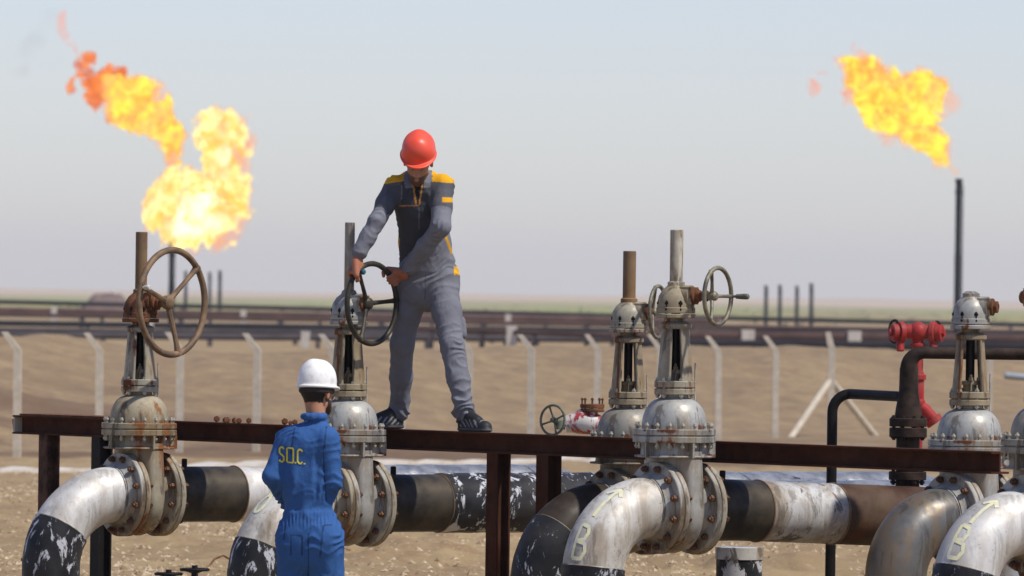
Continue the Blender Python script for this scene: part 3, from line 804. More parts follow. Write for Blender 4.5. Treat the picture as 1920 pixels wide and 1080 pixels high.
q0 = W(1561, 730, Yb); dn = W(1561, 738, Yb); zt = W(1620, 739, Yb).z; xl = dn.x
t2 = thing('drain_pipe', (xl, Yb, 0), 'thin black pipe rising from the ground and bending right into the riser', 'pipe')
ra = .11; pts = [Vector((0, 0, -.1)), Vector((0, 0, zt - ra))] + arc_pts(Vector((ra, 0, zt - ra)), ra, math.pi, math.pi / 2, ex, ez)[1:]
pts += [Vector((c0.x - xl - .04, YR - Yb + .02, zt - .005))]
MB().tube(pts, .031, 18).build('pipe', M_BLACK, t2)

# ------------------------------------------------------------------ red hydrant
YH = 58.0; hb = W(1719, 800, YH)
gz = float(ground(hb.x, YH)); t = thing('fire_hydrant', (hb.x, YH, gz), 'tall red hydrant with two capped outlets behind the dark riser', 'hydrant')
hz = lambda py: W(1719, py, YH).z - gz
hx = lambda px: W(px, 620, YH).x - hb.x
b = MB(); b.lathe([(.06, 0), (.06, .3), (.045, .35), (.042, hz(760)), (.05, hz(755)), (.05, hz(700)), (.04, hz(695)), (.042, hz(612))], 24)
b.tube([Vector((0, 0, hz(756))), Vector((.06, 0, hz(768))), Vector((.12, 0, hz(786)))], [.04, .046, .046], 16); b.disc(.068, -.02, .025, Matrix.Translation((.125, 0, hz(788))) @ frame((.6, 0, -.8)), 20); b.disc(.065, hz(712), hz(702), None, 20); b.disc(.062, hz(650), hz(644), None, 20)
b.sphere((.005, 0, hz(755)), .056, 14)
b.build('standpipe', M_RED, t)
b = MB(); b.tube([Vector((hx(1690), 0, hz(622))), Vector((hx(1748), 0, hz(622)))], .055, 20); b.sphere((0, 0, hz(622)), .075, 16); b.build('tee', M_RED, t)
for sx, px in ((-1, 1688), (1, 1750)):
    b = MB(); Mh = Matrix.Translation((hx(px), 0, hz(624))) @ frame((sx, -.35, 0))
    b.disc(.085, -.02, .02, Mh, 28); b.disc(.065, .02, .07, Mh, 24); b.lathe([(.03, .07), (.03, .09)], 6, Mh)
    b.tube([Vector((hx(px), -.02, hz(640))), Vector((hx(px), -.04, hz(658)))], .03, 12)
    b.build('outlet_cap', M_RED, t)
Mh = Matrix.Translation((hx(1678), .05, hz(622))) @ frame((-.9, -.45, 0))
b = MB(); b.torus(.085, .009, Mh, 36, 8); [b.tube([Mh @ Vector((0, 0, 0)), Mh @ Vector((.085 * math.cos(a), .085 * math.sin(a), 0))], .007, 6) for a in (0, 2.1, 4.2)]; b.build('handwheel', M_BLACK, t)
Mh = Matrix.Translation((hx(1757), .05, hz(622))) @ frame((.9, -.45, 0))
b = MB(); b.torus(.08, .009, Mh, 36, 8); [b.tube([Mh @ Vector((0, 0, 0)), Mh @ Vector((.08 * math.cos(a), .08 * math.sin(a), 0))], .007, 6) for a in (0, 2.1, 4.2)]; b.build('handwheel', M_BLACK, t)

# ------------------------------------------------------------------ small red and white valve behind the beam
YS = 52.0; sb = W(1085, 800, YS); t = thing('small_valve', (sb.x, YS, 0), 'small peeling red and white valve with a spoked wheel, between the beam and fence', 'valve')
zz = lambda py: W(1085, py, YS).z; xx = lambda px: W(px, 790, YS).x - sb.x
M_RW = paint('peeling_red_white_paint', (.60, .57, .52), (.5, .47, .43), rust=.6, rs=6, rough=.5, dirt=.1, flake=(.30, .03, .03), fl=.48, fls=5)
b = MB(); b.tube([Vector((xx(1060), 0, zz(796))), Vector((xx(1072), 0, zz(794))), Vector((xx(1090), 0, zz(790))), Vector((xx(1112), 0, zz(794))), Vector((xx(1130), 0, zz(798))), Vector((xx(1152), 0, zz(800)))], [.055, .065, .085, .075, .06, .03], 24)
b.lathe([(.02, .0), (.02, zz(805))], 20, Matrix.Translation((xx(1150), 0, 0))); b.lathe([(.05, zz(790)), (.045, zz(768))], 20, Matrix.Translation((xx(1108), 0, 0)))
b.build('body', M_RW, t)
b = MB(); Mq = Matrix.Translation((xx(1110), 0, 0)); b.disc(.082, zz(772), zz(766), Mq, 28); b.disc(.082, zz(765), zz(757), Mq, 28); fo = b.build('flange', M_RUST, t)
BS = bolt_mesh('bolt', .085, .010, M_RUST)
for k in range(8):
    a = 2 * math.pi * k / 8; link('bolt', BS, fo, mw=Matrix.Translation((xx(1110) + .068 * math.cos(a), .068 * math.sin(a), zz(759))))
Mq = Matrix.Translation((xx(1036), -.05, zz(788))) @ frame((-.6, -.8, 0.05), (0, 0, 1))
handwheel(t, Mq, .108, .0085, M_GREENGREY, 4, R(20), None, None, .02)
b = MB(); b.tube([Vector((xx(1038), -.05, zz(788))), Vector((xx(1062), 0, zz(795)))], .02, 14); b.lathe([(.035, .0), (.03, .06)], 12, Matrix.Translation((xx(1050), -.02, zz(800) - .02))); b.build('spindle', M_GREENGREY, t)

# ------------------------------------------------------------------ ground-level bits
for px, py, rr_, lab in ((365, 1068, .105, 'black ground handwheel right of its twin, below the silver straight pipe'), (316, 1076, .10, 'black ground handwheel left of its twin, at the bottom edge')):
    Yg = 53.5; c = W(px, py, Yg); gz = float(ground(c.x, c.y))
    t = thing('ground_valve', (c.x, c.y, gz), lab, 'valve', 'small black valves near the ground')
    MB().lathe([(.05, -.05), (.045, .05), (.025, c.z - gz - .05), (.02, c.z - gz + .03)], 16).build('spindle', M_BLACK, t)
    handwheel(t, Matrix.Translation((0, 0, c.z - gz)), rr_, .010, M_BLACK, 4, .4, None, None, .02)
c = W(1386, 1040, 47.6); t = thing('pipe_pedestal', (c.x, c.y, 0), 'black wrapped upright pedestal pipe under the right straight pipe', 'pedestal')
MB().lathe([(.142, -.1), (.142, c.z - .03)], 36).build('pedestal', M_WRAP, t)
MB().lathe([(.148, c.z - .028), (.148, c.z + .045), (.14, c.z + .05)], 36).build('collar', M_WHITEP, t)
for (x0, y0, Yd, x1, y1, lab) in ((385, 1062, 60, 440, 1047, 'thin curved rusty rod sticking out of the sand left of the man in blue'),):
    A = W(x0, y0, Yd); B = W(x1, y1, Yd + .3); g0 = float(ground(A.x, A.y))
    A = Vector((A.x, A.y, g0 - .02)); B = Vector((B.x, B.y, float(ground(B.x, B.y)) + .04))
    b = MB(); b.tube([A, A.lerp(B, .3) + Vector((0, 0, .07)), A.lerp(B, .6) + Vector((0, 0, .08)), B], .008, 8); tag(b.build('rusty_rod', M_RUST), lab, 'rod')
A = W(40, 1049, 52); b = MB(); b.tube([A, A + Vector((.22, .1, 0)), A + Vector((.3, .15, -.3)), A + Vector((.3, .15, -A.z - .05))], .012, 8); tag(b.build('bent_rod', M_RUST), 'thin rod poking out behind the black wrap at the far left', 'rod')

# ------------------------------------------------------------------ fence of cranked concrete posts, kerb
bx = [32, 186, 336, 480, 622, 752, 877, 995, 1117, 1236, 1346, 1453]
def fence_pt(px):
    k = (px - 960 + 4) / FPX
    # y = 123 + (x + 8.1)*2.138, x = k*y
    y = (123 + 8.1 * 2.138) / (1 - 2.138 * k); return Vector((k * y, y, 0))
names = ['beyond the left end of the beam', 'left of the big wheel valve', 'seen through the big spoked wheel', 'midway between big wheel and man in blue', 'behind the white helmet', 'behind the legs of the man in grey', 'just right of the shoes of the man in grey',
         'right of the man in grey, left of the small red valve', 'behind the small red and white valve', 'hidden behind the tallest middle valve', 'next right of the small crank wheel', 'halfway between crank wheel and braced post']
def fpost(P, h=2.0, crank=True, w_=.105):
    b = MB(); z0 = float(ground(P.x, P.y)) - .15
    hb_ = h - .30
    pts = [(0, 0), (0, hb_ + .15)] + ([(-.035, hb_ + .21), (-.215, h + .15)] if crank else [(-.03, hb_ + .2), (-.08, h + .15)])
    vs = []; fs = []
    for k, (x, z) in enumerate(pts):
        s_ = w_ / 2 * (1 if k < 3 else .8)
        for (a, c) in ((-s_, -s_), (s_, -s_), (s_, s_), (-s_, s_)): vs.append((x + a, c, z))
    for k in range(len(pts) - 1):
        for j in range(4): j2 = (j + 1) % 4; fs.append((k * 4 + j, k * 4 + j2, k * 4 + 4 + j2, k * 4 + 4 + j))
    fs += [(3, 2, 1, 0), tuple(range(len(vs) - 4, len(vs)))]
    b.add(vs, fs); return b, z0
for px, nm in zip(bx, names):
    P = fence_pt(px); b, z0 = fpost(P, 2.0, True, .12); o = b.build('fence_post', M_CONC, None, 30, (P.x, P.y, z0 + .0)); o.rotation_euler.z = R(random.uniform(-4, 4)); o.rotation_euler.y = R(random.uniform(-.6, .6))
    tag(o, 'cranked concrete fence post ' + nm, 'fence post', 'concrete fence posts before the sand bank')
P = fence_pt(1557); z0 = float(ground(P.x, P.y)) - .15
t = thing('corner_post', (P.x, P.y, z0), 'concrete corner post propped by two slanting braces', 'fence post', 'concrete fence posts before the sand bank')
b, _z = fpost(P, 2.05, False, .13); b.build('post', M_CONC, t)
for px, py in ((1478, 828), (1652, 832)):
    A = W(1557, 712, P.y) - t.location; B = W(px, py, P.y + (2 if px > 1600 else -1)) - t.location; d = (B - A); B = A + d * (A.z / -d.z) * .97
    b = MB(); b.tube([A, B], .065, 8); b.build('brace', M_CONC, t)
P = W(1856, 672, 150); z0 = float(ground(P.x, P.y)) - .1; b = MB(); b.box((0, 0, (P.z - z0) / 2), (.11, .11, P.z - z0))
tag(b.build('fence_post', M_CONC, None, 30, (P.x, P.y, z0)), 'straight concrete post right of the wheelless valve', 'fence post', 'concrete fence posts before the sand bank')
A = Vector(((-260 - 960) / FPX * 112, 112, 0)); B = Vector(((1140 - 960) / FPX * 127, 127, 0)); b = MB(); nseg = 60; vs = []; fs = []
for k in range(nseg + 1):
    q = A.lerp(B, k / nseg); dd = (B - A).normalized(); nn = Vector((dd.y, -dd.x, 0)) * .5; gz = float(ground(q.x, q.y)) + .02 * math.sin(k * 1.7)
    for (a, z) in ((-.2, -.4), (-.2, .06), (.2, .05), (.2, -.4)): vs.append((q.x + nn.x * a * 2, q.y + nn.y * a * 2, gz + z))
for k in range(nseg):
    for j in range(3): fs.append((k * 4 + j, k * 4 + j + 1, k * 4 + 5 + j, k * 4 + 4 + j))
b.add(vs, fs); tag(b.build('kerb', M_CONCW, None, 30), 'low white concrete kerb along the foot of the fence', 'kerb', None)
A = W(1884, 704, 165); b = MB(); b.tube([A, A + Vector((1.6, .2, -.12))], .075, 14); tag(b.build('pale_pipe', m_far('pale_blue_pipe', (.28, .31, .33))), 'pale blue pipe lying on the bank at the right edge', 'pipe')

# ------------------------------------------------------------------ far pipelines
def pipeline(y0, y1, Yl, Yr, dia, mat, label, name='pipeline', blocks=(), bm=M_CONCW, x0=-300, x1=2200, bh=None):
    A = W(x0, y0 + (x0) * (y1 - y0) / 1920, Yl); B = W(x1, y0 + x1 * (y1 - y0) / 1920, Yr)
    t = thing(name, (A.x, A.y, A.z - 1), label, 'pipeline', 'far pipelines across the plain')
    b = MB(); pts = [A.lerp(B, k / 12) + Vector((0, 0, .03 * noise.noise(Vector((k * .9, Yl, 0))))) - t.location for k in range(13)]
    b.tube(pts, dia / 2, 14); b.build('pipe', mat, t)
    ns_ = max(4, int(13 * (x1 - x0) / 2500))
    for k in range(ns_):
        q = A.lerp(B, (k + .5) / ns_) - t.location; gz = float(ground(q.x + t.location.x, q.y + t.location.y)) - t.location.z
        b = MB(); b.box((q.x, q.y, (q.z - dia / 2 + gz) / 2 - .1), (.25, .5, q.z - dia / 2 - gz + .2)); b.build('support', M_FGREY, t)
    for px in blocks:
        f = (px - x0) / (x1 - x0); q = A.lerp(B, f) - t.location; gz = float(ground(q.x + t.location.x, q.y + t.location.y)) - t.location.z
        hh = max(dia * 1.15, .55)
        b = MB(); b.box((q.x, q.y - dia * .2, (q.z + hh * .55 + gz) / 2), (max(dia, .45), dia * 1.5, q.z + hh * .55 - gz)); b.build('concrete_block', bm, t)
pipeline(566, 609, 640, 600, .36, M_FBLACK, 'thin black pipeline nearest the green scrub')
pipeline(581, 612, 600, 560, .45, M_FRED, 'reddish pipeline just under the thin black one', blocks=(123, 485, 973), x1=1350)
pipeline(590, 622, 560, 520, .30, M_FBROWN, 'narrow brown pipeline between the red and black ones')
pipeline(606, 630, 470, 450, .36, M_FBLACK, 'black pipeline across the middle of the plain', blocks=(300,))
pipeline(619, 634, 430, 410, .30, M_FGREY, 'dull grey pipeline, upper of the grey pair', x1=1250)
pipeline(629, 641, 400, 385, .34, M_FGREY, 'dull grey pipeline, lower of the grey pair', blocks=(588,), x1=1320)
pipeline(616, 640, 375, 360, .62, M_FBROWN, 'thick brown pipeline with white blocks on the right', blocks=(1410, 1612), x0=1150)
pipeline(630, 652, 350, 338, .40, M_FBLACK, 'low dark pipeline just above the sand bank on the right', x0=1180)
pipeline(590, 656, 345, 335, .22, M_FBROWN, 'thin rusty pipeline touching the top of the bank', x0=760, x1=1150, blocks=(962,))
# dark mounds and huts far left
for (xa, xb, yt, Yd, lab) in ((140, 262, 546, 1100, 'long dark spoil heap on the far left horizon'), (228, 300, 553, 950, 'smaller dark heap beside the long spoil heap')):
    A = W(xa, 580, Yd); B = W(xb, 580, Yd); tz = W((xa + xb) / 2, yt, Yd).z; gz = float(ground(A.x, Yd)); nx = 26; ny = 8; vs = []; fs = []
    for j in range(ny + 1):
        for k in range(nx + 1):
            e = min(1, 3.2 * min(k, nx - k) / nx) * math.sin(math.pi * j / ny) ** .6
            x = A.x + (B.x - A.x) * k / nx; vs.append((x - A.x, (j - ny / 2) * 1.5, (tz - gz) * e * (1 + .12 * noise.noise(Vector((k * .6, j * .6, xa)))) - .3))
    for j in range(ny):
        for k in range(nx): q = j * (nx + 1) + k; fs.append((q, q + 1, q + nx + 2, q + nx + 1))
    b = MB(); b.add(vs, fs); tag(b.build('spoil_heap', M_FMOUND, None, 80, (A.x, Yd, gz)), lab, 'mound')
# scrub bushes on the plain
def bushes():
    rr = random.Random(11); vs = []; fs = []
    for q in range(700):
        Yd = rr.uniform(750, 2300); x = rr.uniform(-.08, .08) * Yd; gz = float(ground(x, Yd))
        if vnoise(x * .01, Yd * .004) < -.1: continue
        s_ = rr.uniform(.3, 1.2)
        for k in range(14):
            c = Vector((x + rr.gauss(0, s_ * .8), Yd + rr.gauss(0, s_ * .6), gz + abs(rr.gauss(0, s_ * .35)))); r = s_ * rr.uniform(.15, .35); o_ = len(vs)
            for _ in range(3): vs.append(c + Vector((rr.uniform(-1, 1), rr.uniform(-1, 1), rr.uniform(-.6, 1))) * r)
            fs.append((o_, o_ + 1, o_ + 2))
    b = MB(); b.add(vs, fs); return b
tag(bushes().build('scrub', m_far('scrub_leaves', (.055, .075, .03))), 'green desert scrub dotted over the far plain', 'scrub', None, 'stuff')

# ------------------------------------------------------------------ flare stacks
def stack(px, py, Yd, w_, label, name='flare_stack', tip=True):
    P = W(px, py, Yd); gz = float(ground(P.x, P.y))
    t = thing(name, (P.x, P.y, gz), label, 'flare stack', 'flare stacks on the plain'); h = P.z - gz
    prof = [(w_ * .5, -.3), (w_ * .5, h * .55), (w_ * .46, h * .56), (w_ * .46, h - .9)]
    MB().lathe(prof, 16).build('pipe', M_STACK, t)
    b = MB(); b.lathe([(w_ * .46, h - .9), (w_ * .55, h - .88), (w_ * .55, h - .7), (w_ * .46, h - .68), (w_ * .46, h - .25), (w_ * .56, h - .2), (w_ * .56, h), (w_ * .42, h), (w_ * .4, h - .3)], 16); b.build('burner_tip', M_STACK, t)
    b = MB(); b.tube([(w_ * .62, 0, 0), (w_ * .62, 0, h - .5), (w_ * .5, 0, h - .3)], w_ * .08, 6); b.build('pilot_line', M_STACK, t)
stack(1798, 335, 450, .40, 'tall black flare stack at the right, under the slanting flame')
stack(322, 452, 470, .34, 'tall black flare stack seen through the big wheel, under the largest flame')
for px, py, Yd, lab in ((1436, 535, 800, 'leftmost of the four short stacks on the right horizon'), (1462, 534, 820, 'second from left of the four short stacks on the right horizon'), (1494, 536, 830, 'third from left of the four short stacks on the right horizon'), (1521, 531, 780, 'tallest and rightmost of the four short stacks on the right horizon'),
    (348, 508, 900, 'thin far stack just right of the tall left flare stack'), (393, 510, 940, 'thin far stack beyond the right rim of the big wheel'), (412, 507, 860, 'rightmost thin far stack between the big wheel and the man in blue')):
    stack(px, py, Yd, .36, lab)

# ------------------------------------------------------------------ flames
def flame_mat(name, core, edge, strength, absd, sc_=1.0, lo=.36, hi=.58, kcol=1.0):
    m = bpy.data.materials.new(name); m.use_nodes = True; n = NT.__new__(NT); n.m = m; n.t = m.node_tree
    n.t.nodes.remove(n.t.nodes['Principled BSDF']); n.out = n.t.nodes['Material Output']; n.tc = n.t.nodes.new('ShaderNodeTexCoord').outputs['Object']
    a = n.noise(.85 * sc_, 7, .66, n.mapping((1, 1, 1)), 1.0)
    c_ = n.noise(1.3 * sc_, 7, .62, n.mapping((1, 1, 1), (4, 2, 1)), 1.2)
    dn = n.ramp(a, lo, hi, .04, 1.0)
    f_ = n.ramp(n.math('ADD', n.math('MULTIPLY', a, .5), n.math('MULTIPLY', c_, .5)), .43, .56)
    cl = n.mix(f_, edge, core)
    em = n.n('Emission', Color=cl, Strength=n.math('MULTIPLY', dn, absd * strength))
    ab = n.n('VolumeAbsorption', Color=(0.02, .02, .0), Density=n.math('MULTIPLY', dn, absd))
    ad = n.t.nodes.new('ShaderNodeAddShader'); n.t.links.new(em.outputs[0], ad.inputs[0]); n.t.links.new(ab.outputs[0], ad.inputs[1])
    n.t.links.new(ad.outputs[0], n.out.inputs['Volume'])
    try: m.cycles.volume_step_rate = .22
    except Exception as e: print(e)
    return m
F_YEL = flame_mat('flame_yellow', (1.15, .98, .10), (1.0, .36, .03), 1.0, 7.0)
F_WHITE = flame_mat('flame_white', (1.2, 1.08, .50), (1.1, .66, .03), 1.0, 7.0)
F_RED = flame_mat('flame_red', (1.0, .26, .03), (.55, .06, .03), 1.0, 4.0, 1.4)
F_WISP = flame_mat('flame_wisp', (1.0, .42, .16), (.95, .36, .24), 1.0, .75, 1.3)
F_WISP2 = flame_mat('flame_red_wisp', (1.0, .32, .16), (.85, .2, .12), 1.0, 1.1, 1.3)
def flame(name, Yd, blobs, mat, parent, h=.12, amp=.5, seed=0, k=.5, fs=.85, grow=1.0, shell=True):
    ppm = FPX / Yd; P0 = parent.location
    pts = [(np.array(W(x, y, Yd + (noise.noise(Vector((x * .05, y * .05, seed))) * 1.2)) - P0), r / ppm) for x, y, r in blobs]
    lo = np.min([q - r for q, r in pts], 0) - 1.2; hi = np.max([q + r for q, r in pts], 0) + 1.2
    f = Field(lo, hi, h)
    for q, r in pts: f.cap(q, q, r * 1.04 * grow, r * 1.04 * grow, k * min(1, r))
    g = [f.lo[i] + f.h * np.arange(f.n[i]) for i in range(3)]; G = np.meshgrid(*g, indexing='ij')
    wx_ = .5 * vnoise(G[0] * .5, G[1] * .5, G[2] * .5 + seed); nz = fbm(G[0] * fs * 1.15 + seed + wx_, G[1] * fs, G[2] * fs * .8 + wx_, 5)
    f.D = (f.D + amp * (np.abs(nz) * 1.25 - .50).astype(np.float32) + .30 * fbm(G[0] * 2.6, G[1] * 2.6, G[2] * 2.6, 3).astype(np.float32))
    V_, F_ = f.net(); me = np_mesh(name, V_, F_, mat)
    if mat in (F_YEL, F_WHITE) and shell:
        flame('fire_fringe', Yd, [(x, y, r * grow + 4) for x, y, r in blobs], F_WISP, parent, .15, amp * 1.1, seed + 2, k, fs)
    return link(name, me, parent)
YF = 450
base = W(1798, 335, YF)
t = thing('flame', (base.x, base.y, base.z), 'slanting yellow gas flame blown left from the right hand stack', 'flame', 'gas flames over the flare stacks')
flame('fire', YF, [(1762, 290, 10), (1755, 275, 16), (1742, 255, 24), (1720, 238, 30), (1692, 228, 34), (1668, 195, 42), (1720, 200, 34), (1742, 170, 24), (1735, 158, 18), (1640, 158, 34), (1614, 130, 22), (1600, 142, 14), (1592, 124, 10), (1645, 225, 14), (1630, 185, 22), (1690, 165, 22)], F_YEL, t, seed=3, amp=.85, grow=.93)
flame('fire_fringe', YF + 1, [(1778, 190, 18), (1765, 215, 14), (1770, 165, 14), (1755, 255, 14), (1650, 248, 14), (1668, 262, 10), (1600, 175, 14), (1580, 190, 8), (1590, 130, 13), (1573, 115, 7), (1564, 103, 5), (1640, 240, 12), (1782, 310, 4), (1770, 298, 6), (1790, 322, 3)], F_WISP, t, seed=8, amp=.35, k=.4)
flame('fire_wisp', YF + 1, [(1532, 160, 12), (1540, 140, 6), (1528, 172, 8), (1602, 88, 6), (1572, 108, 8), (1585, 180, 10)], F_WISP2, t, seed=5, amp=.12, k=.3, grow=1.1)
YL = 470
base = W(322, 452, YL)
t = thing('flame', (base.x, base.y, base.z), 'largest gas flame, two armed, above the left hand stack', 'flame', 'gas flames over the flare stacks')
flame('fire', YL, [(375, 385, 52), (325, 385, 40), (425, 385, 32), (350, 430, 32), (400, 430, 32), (295, 405, 22), (335, 345, 26), (432, 350, 28), (300, 370, 20), (430, 430, 16), (445, 395, 16), (325, 445, 12), (410, 320, 24), (428, 310, 24), (415, 285, 24), (398, 255, 30), (435, 260, 26), (392, 228, 18), (425, 228, 16), (448, 280, 16)], F_WHITE, t, seed=12, amp=.85, grow=.9)
F_CORE = flame_mat('flame_core', (1.3, 1.25, 1.0), (1.2, 1.1, .6), 1.0, 1.6)
flame('fire_core', YL - 2.6, [(362, 398, 24), (385, 380, 18), (345, 425, 16), (400, 415, 16), (372, 430, 14), (418, 292, 12)], F_CORE, t, seed=33, amp=.5)
flame('fire_fringe', YL + 1.2, [(462, 262, 20), (472, 275, 12), (455, 300, 12), (460, 235, 10), (278, 400, 12), (445, 440, 12), (350, 320, 10), (320, 322, 9), (415, 455, 10), (320, 300, 8)], F_WISP, t, seed=13, amp=.3, k=.4)
flame('fire', YL + 3, [(322, 318, 6), (322, 300, 8), (322, 278, 12), (325, 252, 18), (305, 240, 18), (285, 218, 32), (255, 205, 28), (265, 182, 32), (235, 180, 30), (298, 190, 18), (225, 205, 22), (215, 165, 20), (240, 225, 14)], F_YEL, t, seed=21, amp=.75, grow=.92)
flame('fire_tip', YL + 4, [(205, 150, 20), (185, 165, 20), (172, 155, 14), (180, 190, 12), (225, 142, 14), (165, 145, 9), (212, 218, 12), (155, 128, 11), (162, 110, 10), (148, 122, 8), (170, 104, 6), (134, 168, 7), (136, 150, 4)], F_RED, t, seed=25, amp=.25, k=.4, grow=1.18)
flame('fire_wisp', YL + 4, [(140, 95, 4), (132, 82, 5), (125, 68, 7), (119, 50, 9), (115, 36, 8), (112, 24, 6), (118, 60, 7)], F_WISP2, t, seed=28, amp=.15, k=.4)

m_ = bpy.data.materials.new('thin_smoke'); m_.use_nodes = True; n = NT.__new__(NT); n.m = m_; n.t = m_.node_tree; n.t.nodes.remove(n.t.nodes['Principled BSDF']); n.out = n.t.nodes['Material Output']; n.tc = n.t.nodes.new('ShaderNodeTexCoord').outputs['Object']
ab = n.n('VolumeAbsorption', Color=(.25, .25, .25), Density=n.ramp(n.noise(.5, 5, .6), .4, .6, 0.0, .07)); n.t.links.new(ab.outputs[0], n.out.inputs['Volume']); m_.cycles.volume_step_rate = .4
P_ = W(75, 60, 476)
t = thing('smoke', P_, 'faint grey smoke drifting off the tip of the left flame', 'smoke'); t['kind'] = 'stuff'
flame('smoke_puff', 476, [(85, 45, 16), (72, 62, 18), (58, 85, 20), (45, 105, 20), (38, 130, 16), (100, 30, 12)], m_, t, seed=40, amp=.4, h=.25)
# ------------------------------------------------------------------ haze
b = MB(); b.box((0, 4400, 29), (12600, 9200, 64))
hz_m = bpy.data.materials.new('dusty_air'); hz_m.use_nodes = True; t_ = hz_m.node_tree; t_.nodes.remove(t_.nodes['Principled BSDF'])
pv = t_.nodes.new('ShaderNodeVolumePrincipled'); pv.inputs['Color'].default_value = (.84, .90, 1.0, 1); pv.inputs['Density'].default_value = 1.35e-4; pv.inputs['Anisotropy'].default_value = .3
t_.links.new(pv.outputs[0], t_.nodes['Material Output'].inputs['Volume'])
tag(b.build('haze', hz_m), 'thin dusty haze over the plain', 'haze', None, 'stuff')

# ------------------------------------------------------------------ people
def cloth_mat(name, rough=.85, sc_=1.0, bump=.35):
    n = NT(name); at = n.n('Attribute', attribute_name='Col').outputs['Color']
    q = n.ramp(n.noise(14, 5, .6), .3, .7, .95, 1.05)
    mx = n.t.nodes.new('ShaderNodeMix'); mx.data_type = 'RGBA'; mx.blend_type = 'MULTIPLY'; mx.inputs[0].default_value = 1
    cb = n.n('CombineColor', Red=q, Green=q, Blue=q).outputs[0]
    n.t.links.new(at, mx.inputs[6]); n.t.links.new(cb, mx.inputs[7])
    n.bump(n.noise(30, 5, .6, n.mapping((1, 1, .6)), 1.0), bump, .012)
    return n.done(mx.outputs[2], rough, 0, .25)
M_CLOTH = cloth_mat('work_cloth'); M_SKIN = cloth_mat('skin', .5, 1, .05); M_SHOE = cloth_mat('shoe_leather', .55, 1, .3)
n = NT('helmet_orange'); M_HORG = n.done(n.mix(n.ramp(n.noise(16, 6, .7), .5, .72), (.82, .085, .04), (.62, .10, .06)), .42); n = NT('helmet_white'); M_HWHT = n.done(n.mix(n.ramp(n.noise(16, 6, .7), .5, .72), (.80, .80, .78), (.62, .59, .53)), .4)
def NP(v_): return np.array(v_, dtype=float)
SKINC = np.array((.40, .20, .12)); HAIR = np.array((.012, .009, .008))

def head_prims(f, c, fwd, up, k=.014, beard=True):
    fwd = NP(fwd); up = NP(up); rt = np.cross(fwd, up)
    P = lambda a, b, d: c + rt * a + fwd * b + up * d
    f.cap(P(0, -.045, .03), P(0, .02, .035), .080, .076, .03)
    f.cap(P(0, .035, -.005), P(0, .055, -.06), .060, .046, .03)
    f.cap(P(-.035, .02, -.055), P(0, .07, -.095), .032, .026, .025); f.cap(P(.035, .02, -.055), P(0, .07, -.095), .032, .026, .025)
    f.cap(P(0, .085, .0), P(0, .108, -.036), .008, .0135, .012)
    f.cap(P(-.014, .098, -.040), P(.014, .098, -.040), .008, .008, .008)
    f.cap(P(-.032, .080, .018), P(.032, .080, .018), .012, .012, .015)
    f.cap(P(-.018, .092, -.064), P(.018, .092, -.064), .0065, .0065, .008)
    for s_ in (-1, 1):
        f.cap(P(s_ * .030, .094, .004), P(s_ * .030, .094, .004), .010, .010, .008, sub=True)
        f.cap(P(s_ * .079, -.008, .012), P(s_ * .082, -.012, -.026), .014, .010, .010)
    return P
def grip_hand(f, wrist, G, T, nrm, rim, sgn=1, side=1, scale=1.0):
    """hand closed round a bar through G with direction T; nrm points from bar to palm; sgn = sense the fingers wrap; side = end of T where the thumb is"""
    T = NP(T) / np.linalg.norm(T); nrm = NP(nrm); nrm = nrm - T * nrm.dot(T); nrm /= np.linalg.norm(nrm); c2 = np.cross(T, nrm) * sgn
    rho = rim + .0095 * scale; wrist = NP(wrist); G = NP(G)
    def pt(a, rr, s_): a = math.radians(a); return G + T * s_ + (nrm * math.cos(a) + c2 * math.sin(a)) * rr
    lens = [1.0, 1.08, 1.03, .86]
    wv = wrist
    for k in range(4):
        s_ = side * (.029 - .0195 * k) * scale
        m0 = pt(-28, rho + .016, s_ * 1.05); e = lens[k]
        a1 = -28 + 78 * e; a2 = -28 + 140 * e; a3 = -28 + 190 * e
        p1 = pt(a1, rho + .010, s_); p2 = pt(a2, rho + .004, s_ * .95); p3 = pt(a3, rho + .001, s_ * .93)
        r0 = (.0105, .0105, .0102, .009)[k] * scale
        f.cap(wv + T * s_ * .55 + (m0 - wv) * .1, m0, .016 * scale, .0125 * scale, .012)
        f.chain([m0, p1, p2, p3], [r0 * 1.12, r0 * 1.02, r0 * .93, r0 * .82], .003)
    b0 = wv + (pt(0, rho + .01, 0) - wv) * .3 + T * side * .02
    m1 = pt(-45, rho + .016, side * .047); m2 = pt(-95, rho + .010, side * .048); m3 = pt(-140, rho + .006, side * .040)
    f.chain([b0, m1], [.019 * scale, .0145 * scale], .014); f.chain([m1, m2, m3], [.0125 * scale, .0112 * scale, .0095 * scale], .004)

